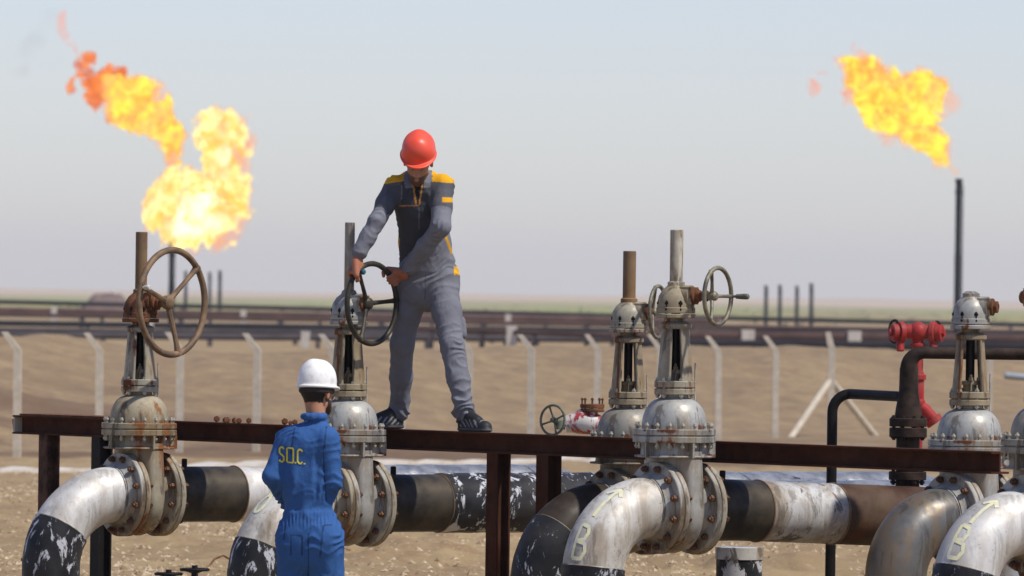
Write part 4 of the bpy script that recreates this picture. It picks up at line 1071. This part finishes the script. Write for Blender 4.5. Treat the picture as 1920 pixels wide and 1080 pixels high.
def fold_disp(V_, N_, segs, amp, seed=0, lam=.045, soft=.0):
    """creases that run round each limb, denser near the joints"""
    disp = np.zeros(len(V_)); wsum = np.full(len(V_), 1e-9)
    for (a, b, am, bunch) in segs:
        a = NP(a); b = NP(b); d = b - a; L = np.linalg.norm(d); d = d / L
        q = V_ - a; tt = q @ d; rad = np.linalg.norm(q - tt[:, None] * d, axis=1)
        dist = rad + np.maximum(0, -tt) + np.maximum(0, tt - L)
        ph = tt / lam + 1.6 * vnoise(V_[:, 0] * 9 + seed, V_[:, 1] * 9, V_[:, 2] * 9) + (V_[:, 0] - V_[:, 1]) * 6
        w_ = 1.2 - 2.2 * np.abs(np.sin(np.pi * ph)) ** .75
        tn = np.clip(tt / L, 0, 1); env = .35 + .65 * (np.clip(1 - tn * 3, 0, 1) * bunch[0] + np.clip(tn * 3 - 2, 0, 1) * bunch[1])
        patch = np.clip(.55 + .9 * vnoise(V_[:, 0] * 11 + 5 + seed, V_[:, 1] * 11, V_[:, 2] * 8), 0, 1.2)
        wt = np.exp(-np.minimum(dist, .9) / .018); disp += wt * am * env * patch * w_; wsum += wt
    disp /= wsum
    big = .5 * fbm(V_[:, 0] * 14 + seed, V_[:, 1] * 14, V_[:, 2] * 9, 3)
    return V_ + N_ * (amp * (disp + big * .7))[:, None]

def helmet(parent, c, fwd, up, mat, name='helmet', sc_=1.0, zs=1.08):
    f = Field((-.16, -.19, -.10), (.16, .21, .16), .0045)
    f.cap((0, -.022, .015), (0, .018, .015), .112, .111, .01, (1, 1, 1.12))
    f.cap((0, -.040, .052), (0, .040, .052), .086, .084, .03, (1.08, 1, 1))
    f.cap((0, -.06, .098), (0, .05, .098), .036, .034, .03, (1, 1, 1))       # crown ridge
    for sx in (-1, 1): f.cap((sx * .05, -.07, .085), (sx * .05, .07, .075), .014, .014, .012)
    g = [f.lo[i] + f.h * np.arange(f.n[i]) for i in range(3)]; G = np.meshgrid(*g, indexing='ij')
    D = np.maximum(f.D, -(G[2] + .002))                                # cut the bottom flat
    inner = np.sqrt((G[0] / .104) ** 2 + (G[1] / .128) ** 2 + ((G[2]) / .115) ** 2) - 1
    D = np.maximum(D, -inner * .1)
    # brim: shallow ring, long at the front
    rr = np.sqrt((G[0] / .119) ** 2 + ((G[1]) / np.where(G[1] > 0, .172, .142)) ** 2)
    brim = np.maximum(np.abs(G[2] - .001 + .10 * np.maximum(G[1] - .09, 0) + .02 * 0) - .0045, (rr - 1) * .12)
    hole = np.sqrt((G[0] / .104) ** 2 + (G[1] / .128) ** 2) - 1
    brim = np.maximum(brim, -hole * .1)
    lip = np.sqrt(((rr - .985) * .125) ** 2 + (G[2] - .001 + .10 * np.maximum(G[1] - .09, 0)) ** 2) - .007
    hh = np.maximum(.012 - np.abs(D - brim), 0); D = np.minimum(D, brim) - hh * hh * .25 / .012
    D = np.minimum(D, lip)
    f.D = D.astype(np.float32)
    V_, F_ = f.net(); V_ = relax(V_, F_, 2)
    o = link(name, np_mesh(name, V_, F_, mat), parent)
    fwd = Vector(fwd).normalized(); up = Vector(up); up = (up - fwd * up.dot(fwd)).normalized(); rt = fwd.cross(up)
    mm = Matrix((rt, fwd, up)).transposed().to_4x4(); mm.translation = Vector(c); o.matrix_local = mm @ Matrix.Scale(sc_, 4) @ Matrix.Diagonal((1, 1, zs, 1))
    s_ = MB(); s_.torus(.100, .010, Matrix.Translation((0, -.004, -.018)) @ Matrix.Diagonal((.98, 1.17, 1, 1)), 48, 8, 1.5); hb = s_.build('headband', plain('headband', (.03, .028, .026), .7), o)
    return o
def eyes(parent, P):
    for s_ in (-1, 1):
        c = P(s_ * .030, .083, .004); b = MB(); b.sphere(c, .012, 12); e = b.build('eye', plain('eye', (.25, .22, .2), .2), parent)

def shoe(parent, heel, toe, zs, name='shoe'):
    heel = NP(heel); toe = NP(toe); d = toe - heel; d[2] = 0; L = np.linalg.norm(d); d /= L; s_ = np.array((-d[1], d[0], 0))
    lo = np.minimum(heel, toe) - .1; hi = np.maximum(heel, toe) + .1; lo[2] = zs - .02; hi[2] = zs + .17
    f = Field(lo, hi, .006); B = lambda a, b, z: np.array((heel[0], heel[1], zs)) + d * a + s_ * b + np.array((0, 0, z))
    f.cap(B(.035, 0, .045), B(.045, 0, .118), .042, .046, .02); f.cap(B(.05, 0, .04), B(L - .05, .006, .032), .042, .036, .02)
    f.cap(B(.07, 0, .095), B(.17, 0, .062), .040, .038, .02); f.cap(B(L * .6, .0, .03), B(L - .045, 0, .03), .046, .040, .02, (1, 1, .75))
    f.cap(B(.03, 0, .014), B(L - .035, .0, .014), .043, .043, .008, (1, 1, .42))
    g = [f.lo[i] + f.h * np.arange(f.n[i]) for i in range(3)]; G = np.meshgrid(*g, indexing='ij')
    f.D = np.maximum(f.D, (zs - G[2])).astype(np.float32)
    V_, F_ = f.net(); V_ = relax(V_, F_, 1)
    me = np_mesh(name, V_, F_, M_SHOE)
    z = V_[:, 2] - zs; al = (V_ - heel) @ d; C = np.tile((.022, .022, .024), (len(V_), 1))
    C[z < .02] = (.10, .10, .095)
    st = (np.sin((al * 1.0 + z * 1.1) * 150) > .45) & (z > .03) & (z < .075) & (al > .05) & (al < L - .06); C[st] = (.22, .22, .22)
    vcol(me, C); return link(name, me, parent)

# ---- the man in grey turning the wheel
pl_ = on_row(735, OFFB); pr_ = on_row(872, OFFB)
O1 = Vector(((pl_.x + pr_.x) / 2, (pl_.y + pr_.y) / 2, ZB))
def A1(px, py, dy): return NP(W(px, py, O1.y + dy) - O1)
man = thing('person', O1, 'man in grey overalls with yellow shoulders and red hard hat standing on the beam', 'person')
# rim points of the wheel he turns, in his own frame
MV = Matrix.Translation(V2.location) @ Matrix.Rotation(TH, 4, 'Z')
def rim_pt(adeg):
    a = R(adeg); q = MV @ (MW2 @ Vector(((.262 - .017) * math.cos(a), (.262 - .017) * math.sin(a), 0)))
    q2 = MV @ (MW2 @ Vector(((.262 - .017) * math.cos(a + .01), (.262 - .017) * math.sin(a + .01), 0)))
    return NP(q - O1), NP((q2 - q).normalized())
def find_rim(px):
    best = None
    for a in range(-90, 91):
        for off_ in (0,):
            q, tt = rim_pt(a); wx = q + NP(O1); col = 960 + wx[0] / wx[1] * FPX
            if best is None or abs(col - px) < best[0]: best = (abs(col - px), a)
    return best[1]
aL = find_rim(668); aR = find_rim(733)
GL, TL = rim_pt(aL); GR, TR = rim_pt(aR)
hipc = A1(800, 520, .10); hipL = A1(775, 525, .13); hipR = A1(828, 525, .08)
knL = A1(754, 645, .19); knR = A1(848, 648, -.14); anL = A1(748, 752, .30); anR = A1(862, 752, -.29)
shL = A1(739, 350, -.10); shR = A1(830, 348, -.13); nk = A1(785, 347, -.10)
elL = A1(706, 415, -.24); wrL = GL + NP((.005, -.02, .105)); elR = A1(826, 425, -.28); wrR = GR + NP((.085, -.035, .030))
hc = A1(784, 305, -.20); fwd = Vector((-.06, -.83, -.52)).normalized(); up = Vector((0, -.52, .83)); up = (up - fwd * up.dot(fwd)).normalized()
heelL = pl_ + Vector((.035, .05, 0)) - Vector((O1.x, O1.y, 0)); toeL = heelL + Vector((-.15, -.22, 0)); heelR = pr_ - Vector((O1.x, O1.y, 0)) + Vector((-.03, .10, 0)); toeR = heelR + Vector((.17, -.24, 0))
heelL = pl_ - Vector((O1.x, O1.y, 0)) + Vector((.05, .09, 0)); toeL = heelL + Vector((-.25, -.19, 0))
anL = NP(heelL) + NP((-.01, -.035, .13)); anR = NP(heelR) + NP((.015, -.045, .13))
f = Field((-.62, -.52, .02), (.42, .48, 2.0), .0055)
f.cap(A1(798, 500, .09), A1(786, 390, -.05), .115, .13, .04, (1, .75, 1)); f.cap(shL, shR, .05, .05, .05)
f.chain([hipL, knL, anL - NP((0, 0, .03))], [.070, .042, .026], .03); f.chain([hipR, knR, anR - NP((0, 0, .03))], [.070, .042, .026], .03)
f.chain([shL, elL, wrL], [.045, .035, .024], .03); f.chain([shR, elR, wrR], [.045, .035, .024], .03)
P = head_prims(f, NP(hc), fwd, up)
f.cap(NP(nk) - NP((0, -.03, .03)), P(0, -.035, -.05), .056, .056, .03)
grip_hand(f, wrL, GL, TL, (-.15, -.75, .65), .017, 1, 1, 1.15); grip_hand(f, wrR, GR, TR, (.35, .25, .85), .017, -1, 1, 1.2)
V_, F_ = f.net(); V_ = relax(V_, F_, 1, .35)
me = np_mesh('body', V_, F_, M_SKIN)
C = np.tile(SKINC, (len(V_), 1)); q = V_ - NP(hc); a_ = q @ NP(fwd); u_ = q @ NP(up); r_ = q @ np.cross(NP(fwd), NP(up)); hd = (np.linalg.norm(q, axis=1) < .17)
C[hd & (u_ < -.045) & (a_ > -.01) & (np.linalg.norm(q - NP(up) * -.064 - NP(fwd) * .092, axis=1) > .016)] = SKINC * .30
C[hd & (u_ > -.03) & (a_ < -.01) & (np.abs(r_) < .083)] = HAIR
C[~hd & (V_[:, 2] < 1.2)] = (.38, .15, .085)
vcol(me, C); body1 = link('body', me, man); eyes(man, P)
helmet(man, P(0, -.012, .054), fwd, up, M_HORG, sc_=.92, zs=1.04)
# jacket
f = Field((-.58, -.50, .78), (.42, .45, 1.72), .006)
f.chain([A1(800, 502, .10), A1(797, 460, .06), A1(788, 385, -.05)], [.150, .142, .155], .05, (1.04, .76, 1)); f.cap(A1(762, 366, -.07), A1(812, 364, -.09), .092, .092, .06, (1, .85, .8))
f.cap(A1(802, 506, .10), A1(803, 488, .10), .165, .160, .02, (1.03, .76, .5))
f.cap(shL, shR, .055, .055, .05); f.cap(A1(768, 334, -.06), A1(804, 334, -.08), .05, .05, .05)
cl = wrL + (elL - wrL) * .10; cr = wrR + (elR - wrR) * .14
f.chain([shL, (shL + elL) / 2, elL], [.064, .056, .054], .035); f.chain([elL, (elL + cl) / 2, cl], [.053, .050, .044], .025)
f.chain([shR, (shR + elR) / 2, elR], [.068, .062, .060], .03); f.chain([elR, (elR + cr) / 2, cr], [.058, .055, .047], .025)
f.cap(cl, cl + (elL - wrL) * .06, .047, .046, .006); f.cap(cr, cr + (elR - wrR) * .06, .049, .049, .006)
# collar
for s_ in (-1, 1): f.cap(nk + NP((s_ * .062, .045, .02)), nk + NP((s_ * .048, -.072, -.045)), .022, .020, .012); f.cap(nk + NP((s_ * .048, -.075, -.045)), nk + NP((s_ * .075, -.060, -.085)), .016, .012, .010)
f.cap(nk + NP((-.06, .05, .02)), nk + NP((.06, .05, .02)), .024, .024, .012)
V_, F_ = f.net(); V_ = relax(V_, F_, 1); N_ = normals(V_, F_)
tor0 = A1(800, 505, .1)
V_ = fold_disp(V_, N_, [(tor0, NP(nk), .7, (1, .3)), (shL, elL, .6, (.5, .7)), (elL, cl, .7, (.8, .7)), (shR, elR, .6, (.6, .7)), (elR, cr, .8, (.8, .9))], .0105, 2, .052)
V_ = relax(V_, F_, 1, .4)
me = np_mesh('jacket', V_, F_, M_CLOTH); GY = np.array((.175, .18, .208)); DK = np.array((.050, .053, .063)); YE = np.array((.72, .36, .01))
px = lambda V_: (960 + (V_[:, 0] + O1.x) / (V_[:, 1] + O1.y) * FPX, )
def to_px(V_, O):
    X_ = V_[:, 0] + O.x; Y_ = V_[:, 1] + O.y; Z_ = V_[:, 2] + O.z; a = X_ / Y_ * FPX; b = (Z_ - H) / Y_ * FPX - 20
    uu_ = a * math.cos(ROLL) + b * math.sin(ROLL); vv = -a * math.sin(ROLL) + b * math.cos(ROLL); return 960 + uu_, 540 - vv
def segd(V_, a, b):
    a = NP(a); b = NP(b); d = b - a; t = np.clip(((V_ - a) @ d) / (d @ d), 0, 1); return np.linalg.norm(V_ - a - t[:, None] * d, axis=1), t
C = np.tile(GY, (len(V_), 1))
dA = np.minimum.reduce([segd(V_, shL, elL)[0], segd(V_, elL, cl)[0], segd(V_, shR, elR)[0], segd(V_, elR, cr)[0]])
torso = (dA > .080)
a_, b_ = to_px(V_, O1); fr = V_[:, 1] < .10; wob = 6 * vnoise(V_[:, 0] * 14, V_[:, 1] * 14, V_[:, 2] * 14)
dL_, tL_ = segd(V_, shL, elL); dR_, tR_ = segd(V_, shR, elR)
C[torso & fr & (b_ < 452 + (800 - a_) * .9 + wob) & (a_ < 838)] = DK  # dark chest panel, with the shade of the leaning torso painted in
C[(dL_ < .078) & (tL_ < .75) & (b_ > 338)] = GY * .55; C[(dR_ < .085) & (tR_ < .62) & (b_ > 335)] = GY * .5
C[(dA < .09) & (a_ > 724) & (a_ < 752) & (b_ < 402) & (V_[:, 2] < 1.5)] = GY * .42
C[(b_ < 336 + .12 * np.abs(a_ - 785) + wob * .4) & (np.abs(a_ - 785) > 25) & (V_[:, 1] < .1)] = YE
C[(b_ < 333) & (V_[:, 1] > -.02) & (np.abs(a_ - 785) > 25)] = YE
col_ = (np.linalg.norm((V_ - NP(nk)) * np.array((1, 1, .9)), axis=1) < .108) & (b_ < 352); C[col_ & (np.abs(a_ - 785) > 9)] = GY * .95
C[(np.abs(a_ - 783 - (b_ - 350) * .03) < 7 - (b_ - 345) * .16) & (b_ > 335) & (b_ < 385) & fr] = (.012, .012, .014)
C[(np.abs(np.abs(a_ - 783) - 9 + (b_ - 345) * .16) < 1.6) & (b_ > 345) & (b_ < 385) & fr] = (.42, .20, .04)
C[(np.abs(b_ - 386) < 1.1) & (a_ < 785) & (a_ > 742) & torso & fr] = (.40, .19, .07)
C[(np.abs(a_ - 786) < .9) & (b_ > 388) & (b_ < 430) & torso & fr] = DK * 2.2
C[(dR_ < .09) & (b_ > 370) & (b_ < 379) & (a_ > 829)] = YE * .9
C[torso & fr & (np.abs(a_ - 744 - (480 - b_) * .08) < 3) & (b_ > 446) & (b_ < 478)] = YE * .75
C[torso & fr & (np.abs(a_ - 840 - (b_ - 455) * .35) < 2.5) & (b_ > 438) & (b_ < 475)] = YE * .8
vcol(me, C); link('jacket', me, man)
# trousers
f = Field((-.40, -.48, .03), (.42, .52, 1.06), .006)
f.cap(A1(802, 508, .10), A1(802, 535, .105), .158, .165, .04, (1, .74, 1)); f.cap(hipL, hipR, .105, .105, .05)
hmL = anL + NP((.0, .01, .0)); hmR = anR + NP((.0, .01, .0))
f.chain([hipL, (hipL + knL) / 2, knL, (knL + hmL) / 2, hmL, hmL - NP((0, 0, .03))], [.102, .085, .071, .069, .060, .058], .03); f.chain([hipR, (hipR + knR) / 2, knR, (knR + hmR) / 2, hmR, hmR - NP((0, 0, .03))], [.104, .088, .071, .069, .060, .058], .03)
f.cap(A1(878 - 14, 602, .02), A1(878 - 12, 628, .0), .030, .028, .02)
V_, F_ = f.net(); V_ = relax(V_, F_, 1); N_ = normals(V_, F_)
V_ = fold_disp(V_, N_, [(hipL, knL, .6, (1, .9)), (knL, hmL, .9, (.8, 1.8)), (hipR, knR, .6, (1, .9)), (knR, hmR, .9, (.8, 1.8))], .0115, 9, .075)
V_ = relax(V_, F_, 1, .4)
me = np_mesh('trousers', V_, F_, M_CLOTH); C = np.tile(GY * .92, (len(V_), 1)); a_, b_ = to_px(V_, O1)
C[(a_ > 851) & (b_ < 515) & (b_ > 500)] = YE; C[(np.abs(a_ - 797) < 1.2) & (b_ > 510) & (b_ < 562)] = GY * .5
vcol(me, C); link('trousers', me, man)
shoe(man, heelL, toeL, 0.0); shoe(man, heelR, toeR, 0.0)

# ---- the man in blue seen from behind
YB = 44.6; O2 = Vector((W(583, 1000, YB).x, YB, 0))
def A2(px, py, dy): return NP(W(px, py, YB + dy) - O2)
man2 = thing('person', O2, 'man in blue boiler suit and white hard hat seen from behind', 'person')
gzz = 0.0
hipL = A2(556, 1010, .02); hipR = A2(606, 1010, -.03)
knL = A2(548, 1130, .06); knR = A2(618, 1130, .02); anL = NP((knL[0] - .0, knL[1] - .04, .09)); anR = NP((knR[0] + .02, knR[1] - .04, .09))
shL = A2(540, 822, .04); shR = A2(613, 823, -.07); nk = A2(595, 785, .0)
elL = A2(510, 893, -.02); elR = A2(622, 905, .0); hL = A2(560, 950, .24); hR = A2(590, 948, .22)
elR = A2(624, 903, -.06)
wL = A2(540, 945, .19); wR = A2(606, 948, .15)
hc = A2(596, 738, .03); fwd = Vector((.60, .79, -.06)).normalized(); up = Vector((.02, .08, 1)); up = (up - fwd * up.dot(fwd)).normalized()
f = Field((-.42, -.32, .0), (.42, .48, 1.86), .0055)
f.cap(A2(580, 985, 0), A2(582, 860, .0), .11, .125, .04, (1, .8, 1)); f.cap(shL, shR, .05, .05, .05)
f.chain([hipL, knL, anL], [.08, .05, .035], .04); f.chain([hipR, knR, anR], [.08, .05, .035], .04)
f.chain([shL, elL, wL], [.045, .035, .024], .03); f.chain([shR, elR, wR], [.045, .035, .024], .03)
P = head_prims(f, NP(hc), fwd, up); f.cap(NP(nk) + NP((0, 0, -.03)), P(0, -.035, -.05), .054, .054, .03)
grip_hand(f, wL, hL, (0, 0, 1), (-.5, .8, 0), .010, 1, 1); grip_hand(f, wR, hR + NP((.0, 0, -.02)), (0, 0, 1), (.5, .8, 0), .010, -1, 1)
V_, F_ = f.net(); V_ = relax(V_, F_, 1, .35); me = np_mesh('body', V_, F_, M_SKIN)
C = np.tile(SKINC, (len(V_), 1)); q = V_ - NP(hc); a_ = q @ NP(fwd); u_ = q @ NP(up); r_ = q @ np.cross(NP(fwd), NP(up)); hd = (np.linalg.norm(q, axis=1) < .17)
C[hd & (a_ < -.02) & (u_ > -.055) & (np.abs(r_) < .074)] = HAIR
C[hd & (u_ < -.035) & (a_ > .012)] = SKINC * .12
C[hd & (np.abs(a_ - .01) < .014) & (u_ > -.05) & (np.abs(r_) > .06) & (np.abs(r_) < .078)] = HAIR
vcol(me, C); link('body', me, man2); eyes(man2, P)
helmet(man2, P(0, -.008, .036), fwd, up, M_HWHT, sc_=.90, zs=1.22)
f = Field((-.42, -.34, .05), (.42, .45, 1.58), .006)
f.chain([A2(578, 962, .0), A2(578, 900, .0), A2(578, 845, .0)], [.138, .155, .160], .05, (1.0, .74, 1)); f.cap(A2(556, 836, .02), A2(602, 838, -.03), .098, .095, .06, (1, .9, .8)); f.cap(A2(594, 792, .0), A2(588, 830, .0), .062, .10, .05)
f.cap(shL, shR, .060, .060, .06); f.cap(A2(579, 968, 0), A2(580, 975, 0), .143, .145, .015, (1, .76, .6))
f.cap(A2(580, 1000, .0), A2(580, 1025, .0), .165, .17, .04, (1, .78, 1)); f.cap(hipL, hipR, .115, .115, .05)
cL = wL + (elL - wL) * .06; cR = wR + (elR - wR) * .06
f.chain([shL, elL], [.068, .058], .018); f.chain([elL, cL], [.057, .046], .016); f.chain([shR, elR], [.069, .060], .018); f.chain([elR, cR], [.060, .048], .016)
f.chain([hipL, knL, anL + NP((0, 0, .02))], [.118, .088, .075], .035); f.chain([hipR, knR, anR + NP((0, 0, .02))], [.118, .088, .075], .035)
# collar
ck = NP(P(0, -.04, -.135))
for k in range(10):
    a0 = math.radians(-150 + 30 * k); a1 = math.radians(-150 + 30 * (k + 1)); rr = .066
    f.cap(ck + NP((rr * math.cos(a0), rr * math.sin(a0), .0)), ck + NP((rr * math.cos(a1), rr * math.sin(a1), .0)), .018, .018, .008, (1, 1, 1.2))

V_, F_ = f.net(); V_ = relax(V_, F_, 1); N_ = normals(V_, F_)
V_ = fold_disp(V_, N_, [(A2(578, 962, 0), NP(nk), .25, (.8, .1)), (shL, elL, .8, (.4, 1)), (elL, cL, 1.1, (1, 1)), (shR, elR, .8, (.4, 1)), (elR, cR, 1.1, (1, 1)), (hipL, knL, .7, (1, 1)), (hipR, knR, .7, (1, 1)), (knL, anL, .9, (1, 1)), (knR, anR, .9, (1, 1))], .0115, 31, .07)
V_ = relax(V_, F_, 1, .4); N_ = normals(V_, F_)
a_, b_ = to_px(V_, O2); bk = V_[:, 1] < .04; dA = np.minimum.reduce([segd(V_, shL, elL)[0], segd(V_, elL, cL)[0], segd(V_, shR, elR)[0], segd(V_, elR, cR)[0]])
tr = bk & (dA > .07)
# gathered waist and long back pleats
gat = np.exp(-((b_ - 976) / 13) ** 2) * np.sin(a_ * .95 + 1.2 * vnoise(a_ * .1, b_ * .05)) * .0026 * (1 + vnoise(a_ * .3, b_ * .1))
plt = np.exp(-((b_ - 905) / 50) ** 2) * (np.sin(a_ * .22 + .8 * vnoise(a_ * .05, b_ * .02) * 3)) * .006 * tr
V_ = V_ + N_ * (gat * (dA > .075) + plt)[:, None]
wl = np.exp(-((b_ - 962) / 5) ** 2) * (dA > .075); V_ = V_ + N_ * (wl * .003)[:, None]
me = np_mesh('boiler_suit', V_, F_, M_CLOTH); BL = np.array((.03, .10, .285)); C = np.tile(BL, (len(V_), 1))
for (x0, y0, x1, y1) in ((578, 1000, 578, 1080), (606, 985, 600, 1045), (535, 985, 532, 1010), (606, 985, 622, 984), (546, 1003, 566, 1005), (546, 1003, 545, 1040), (566, 1005, 566, 1040), (612, 800, 606, 850), (552, 803, 545, 850), (606, 850, 611, 940)):
    t = np.clip(((a_ - x0) * (x1 - x0) + (b_ - y0) * (y1 - y0)) / ((x1 - x0) ** 2 + (y1 - y0) ** 2), 0, 1); dd = np.hypot(a_ - x0 - t * (x1 - x0), b_ - y0 - t * (y1 - y0))
    C[(dd < 1.4) & bk] = BL * .45
vcol(me, C); suit = link('boiler_suit', me, man2)
bvh = BVHTree.FromPolygons([tuple(q) for q in V_], [tuple(int(i) for i in q) for q in F_])
def letter(strokes, x0, y0, w_, h_, th=3.1, name='letter'):
    b = MB()
    for st in strokes:
        P = []
        for A, B in zip(st[:-1], st[1:]):
            for k in range(4): P.append((A[0] + (B[0] - A[0]) * k / 4, A[1] + (B[1] - A[1]) * k / 4))
        P.append(st[-1]); P = [(x0 + q[0] * w_, y0 + q[1] * h_ + (x0 + q[0] * w_ - 523) * .10) for q in P]; vs = []; fs = []
        for i_, q in enumerate(P):
            nx = P[min(i_ + 1, len(P) - 1)]; pv = P[max(i_ - 1, 0)]; dx, dy = nx[0] - pv[0], nx[1] - pv[1]; Ld = math.hypot(dx, dy) or 1
            for s_ in (-1, 1):
                w0 = W(q[0] - s_ * dy / Ld * th / 2, q[1] + s_ * dx / Ld * th / 2, YB - 1) - O2
                hit = bvh.ray_cast(w0, Vector((w0.x + O2.x, YB - 1, w0.z - H)).normalized())
                pp = hit[0] if hit[0] else w0 + Vector((0, .85, 0)); vs.append(pp + Vector((0, -.004, 0)))
        for k in range(len(P) - 1): fs.append((2 * k, 2 * k + 1, 2 * k + 3, 2 * k + 2))
        b.add(vs, fs)
    b.build(name, M_YEL, suit, 180)
S_ = [[(1, .12), (.75, 0), (.3, 0), (0, .12), (0, .36), (.3, .48), (.7, .55), (1, .66), (1, .88), (.7, 1), (.25, 1), (0, .88)]]
O_ = [[(.0, .5), (.0, .08), (.15, 0), (.85, 0), (1, .08), (1, .92), (.85, 1), (.15, 1), (0, .92), (.0, .5)]]
C_ = [[(1, .14), (.7, 0), (.3, 0), (0, .14), (0, .86), (.3, 1), (.7, 1), (1, .86)]]
dot = [[(0, .93), (0, 1.03)]]
letter(S_, 524, 838, 8, 27); letter(O_, 538, 838, 12, 27); letter(dot, 554, 838, 1, 27, 3.5, 'full_stop'); letter(C_, 558, 839, 9, 26); letter(dot, 571, 839, 1, 26, 3.5, 'full_stop')
shoe(man2, (anL[0], anL[1] - .03, 0), (anL[0] - .05, anL[1] + .22, 0), 0.0); shoe(man2, (anR[0], anR[1] - .03, 0), (anR[0] + .06, anR[1] + .22, 0), 0.0)
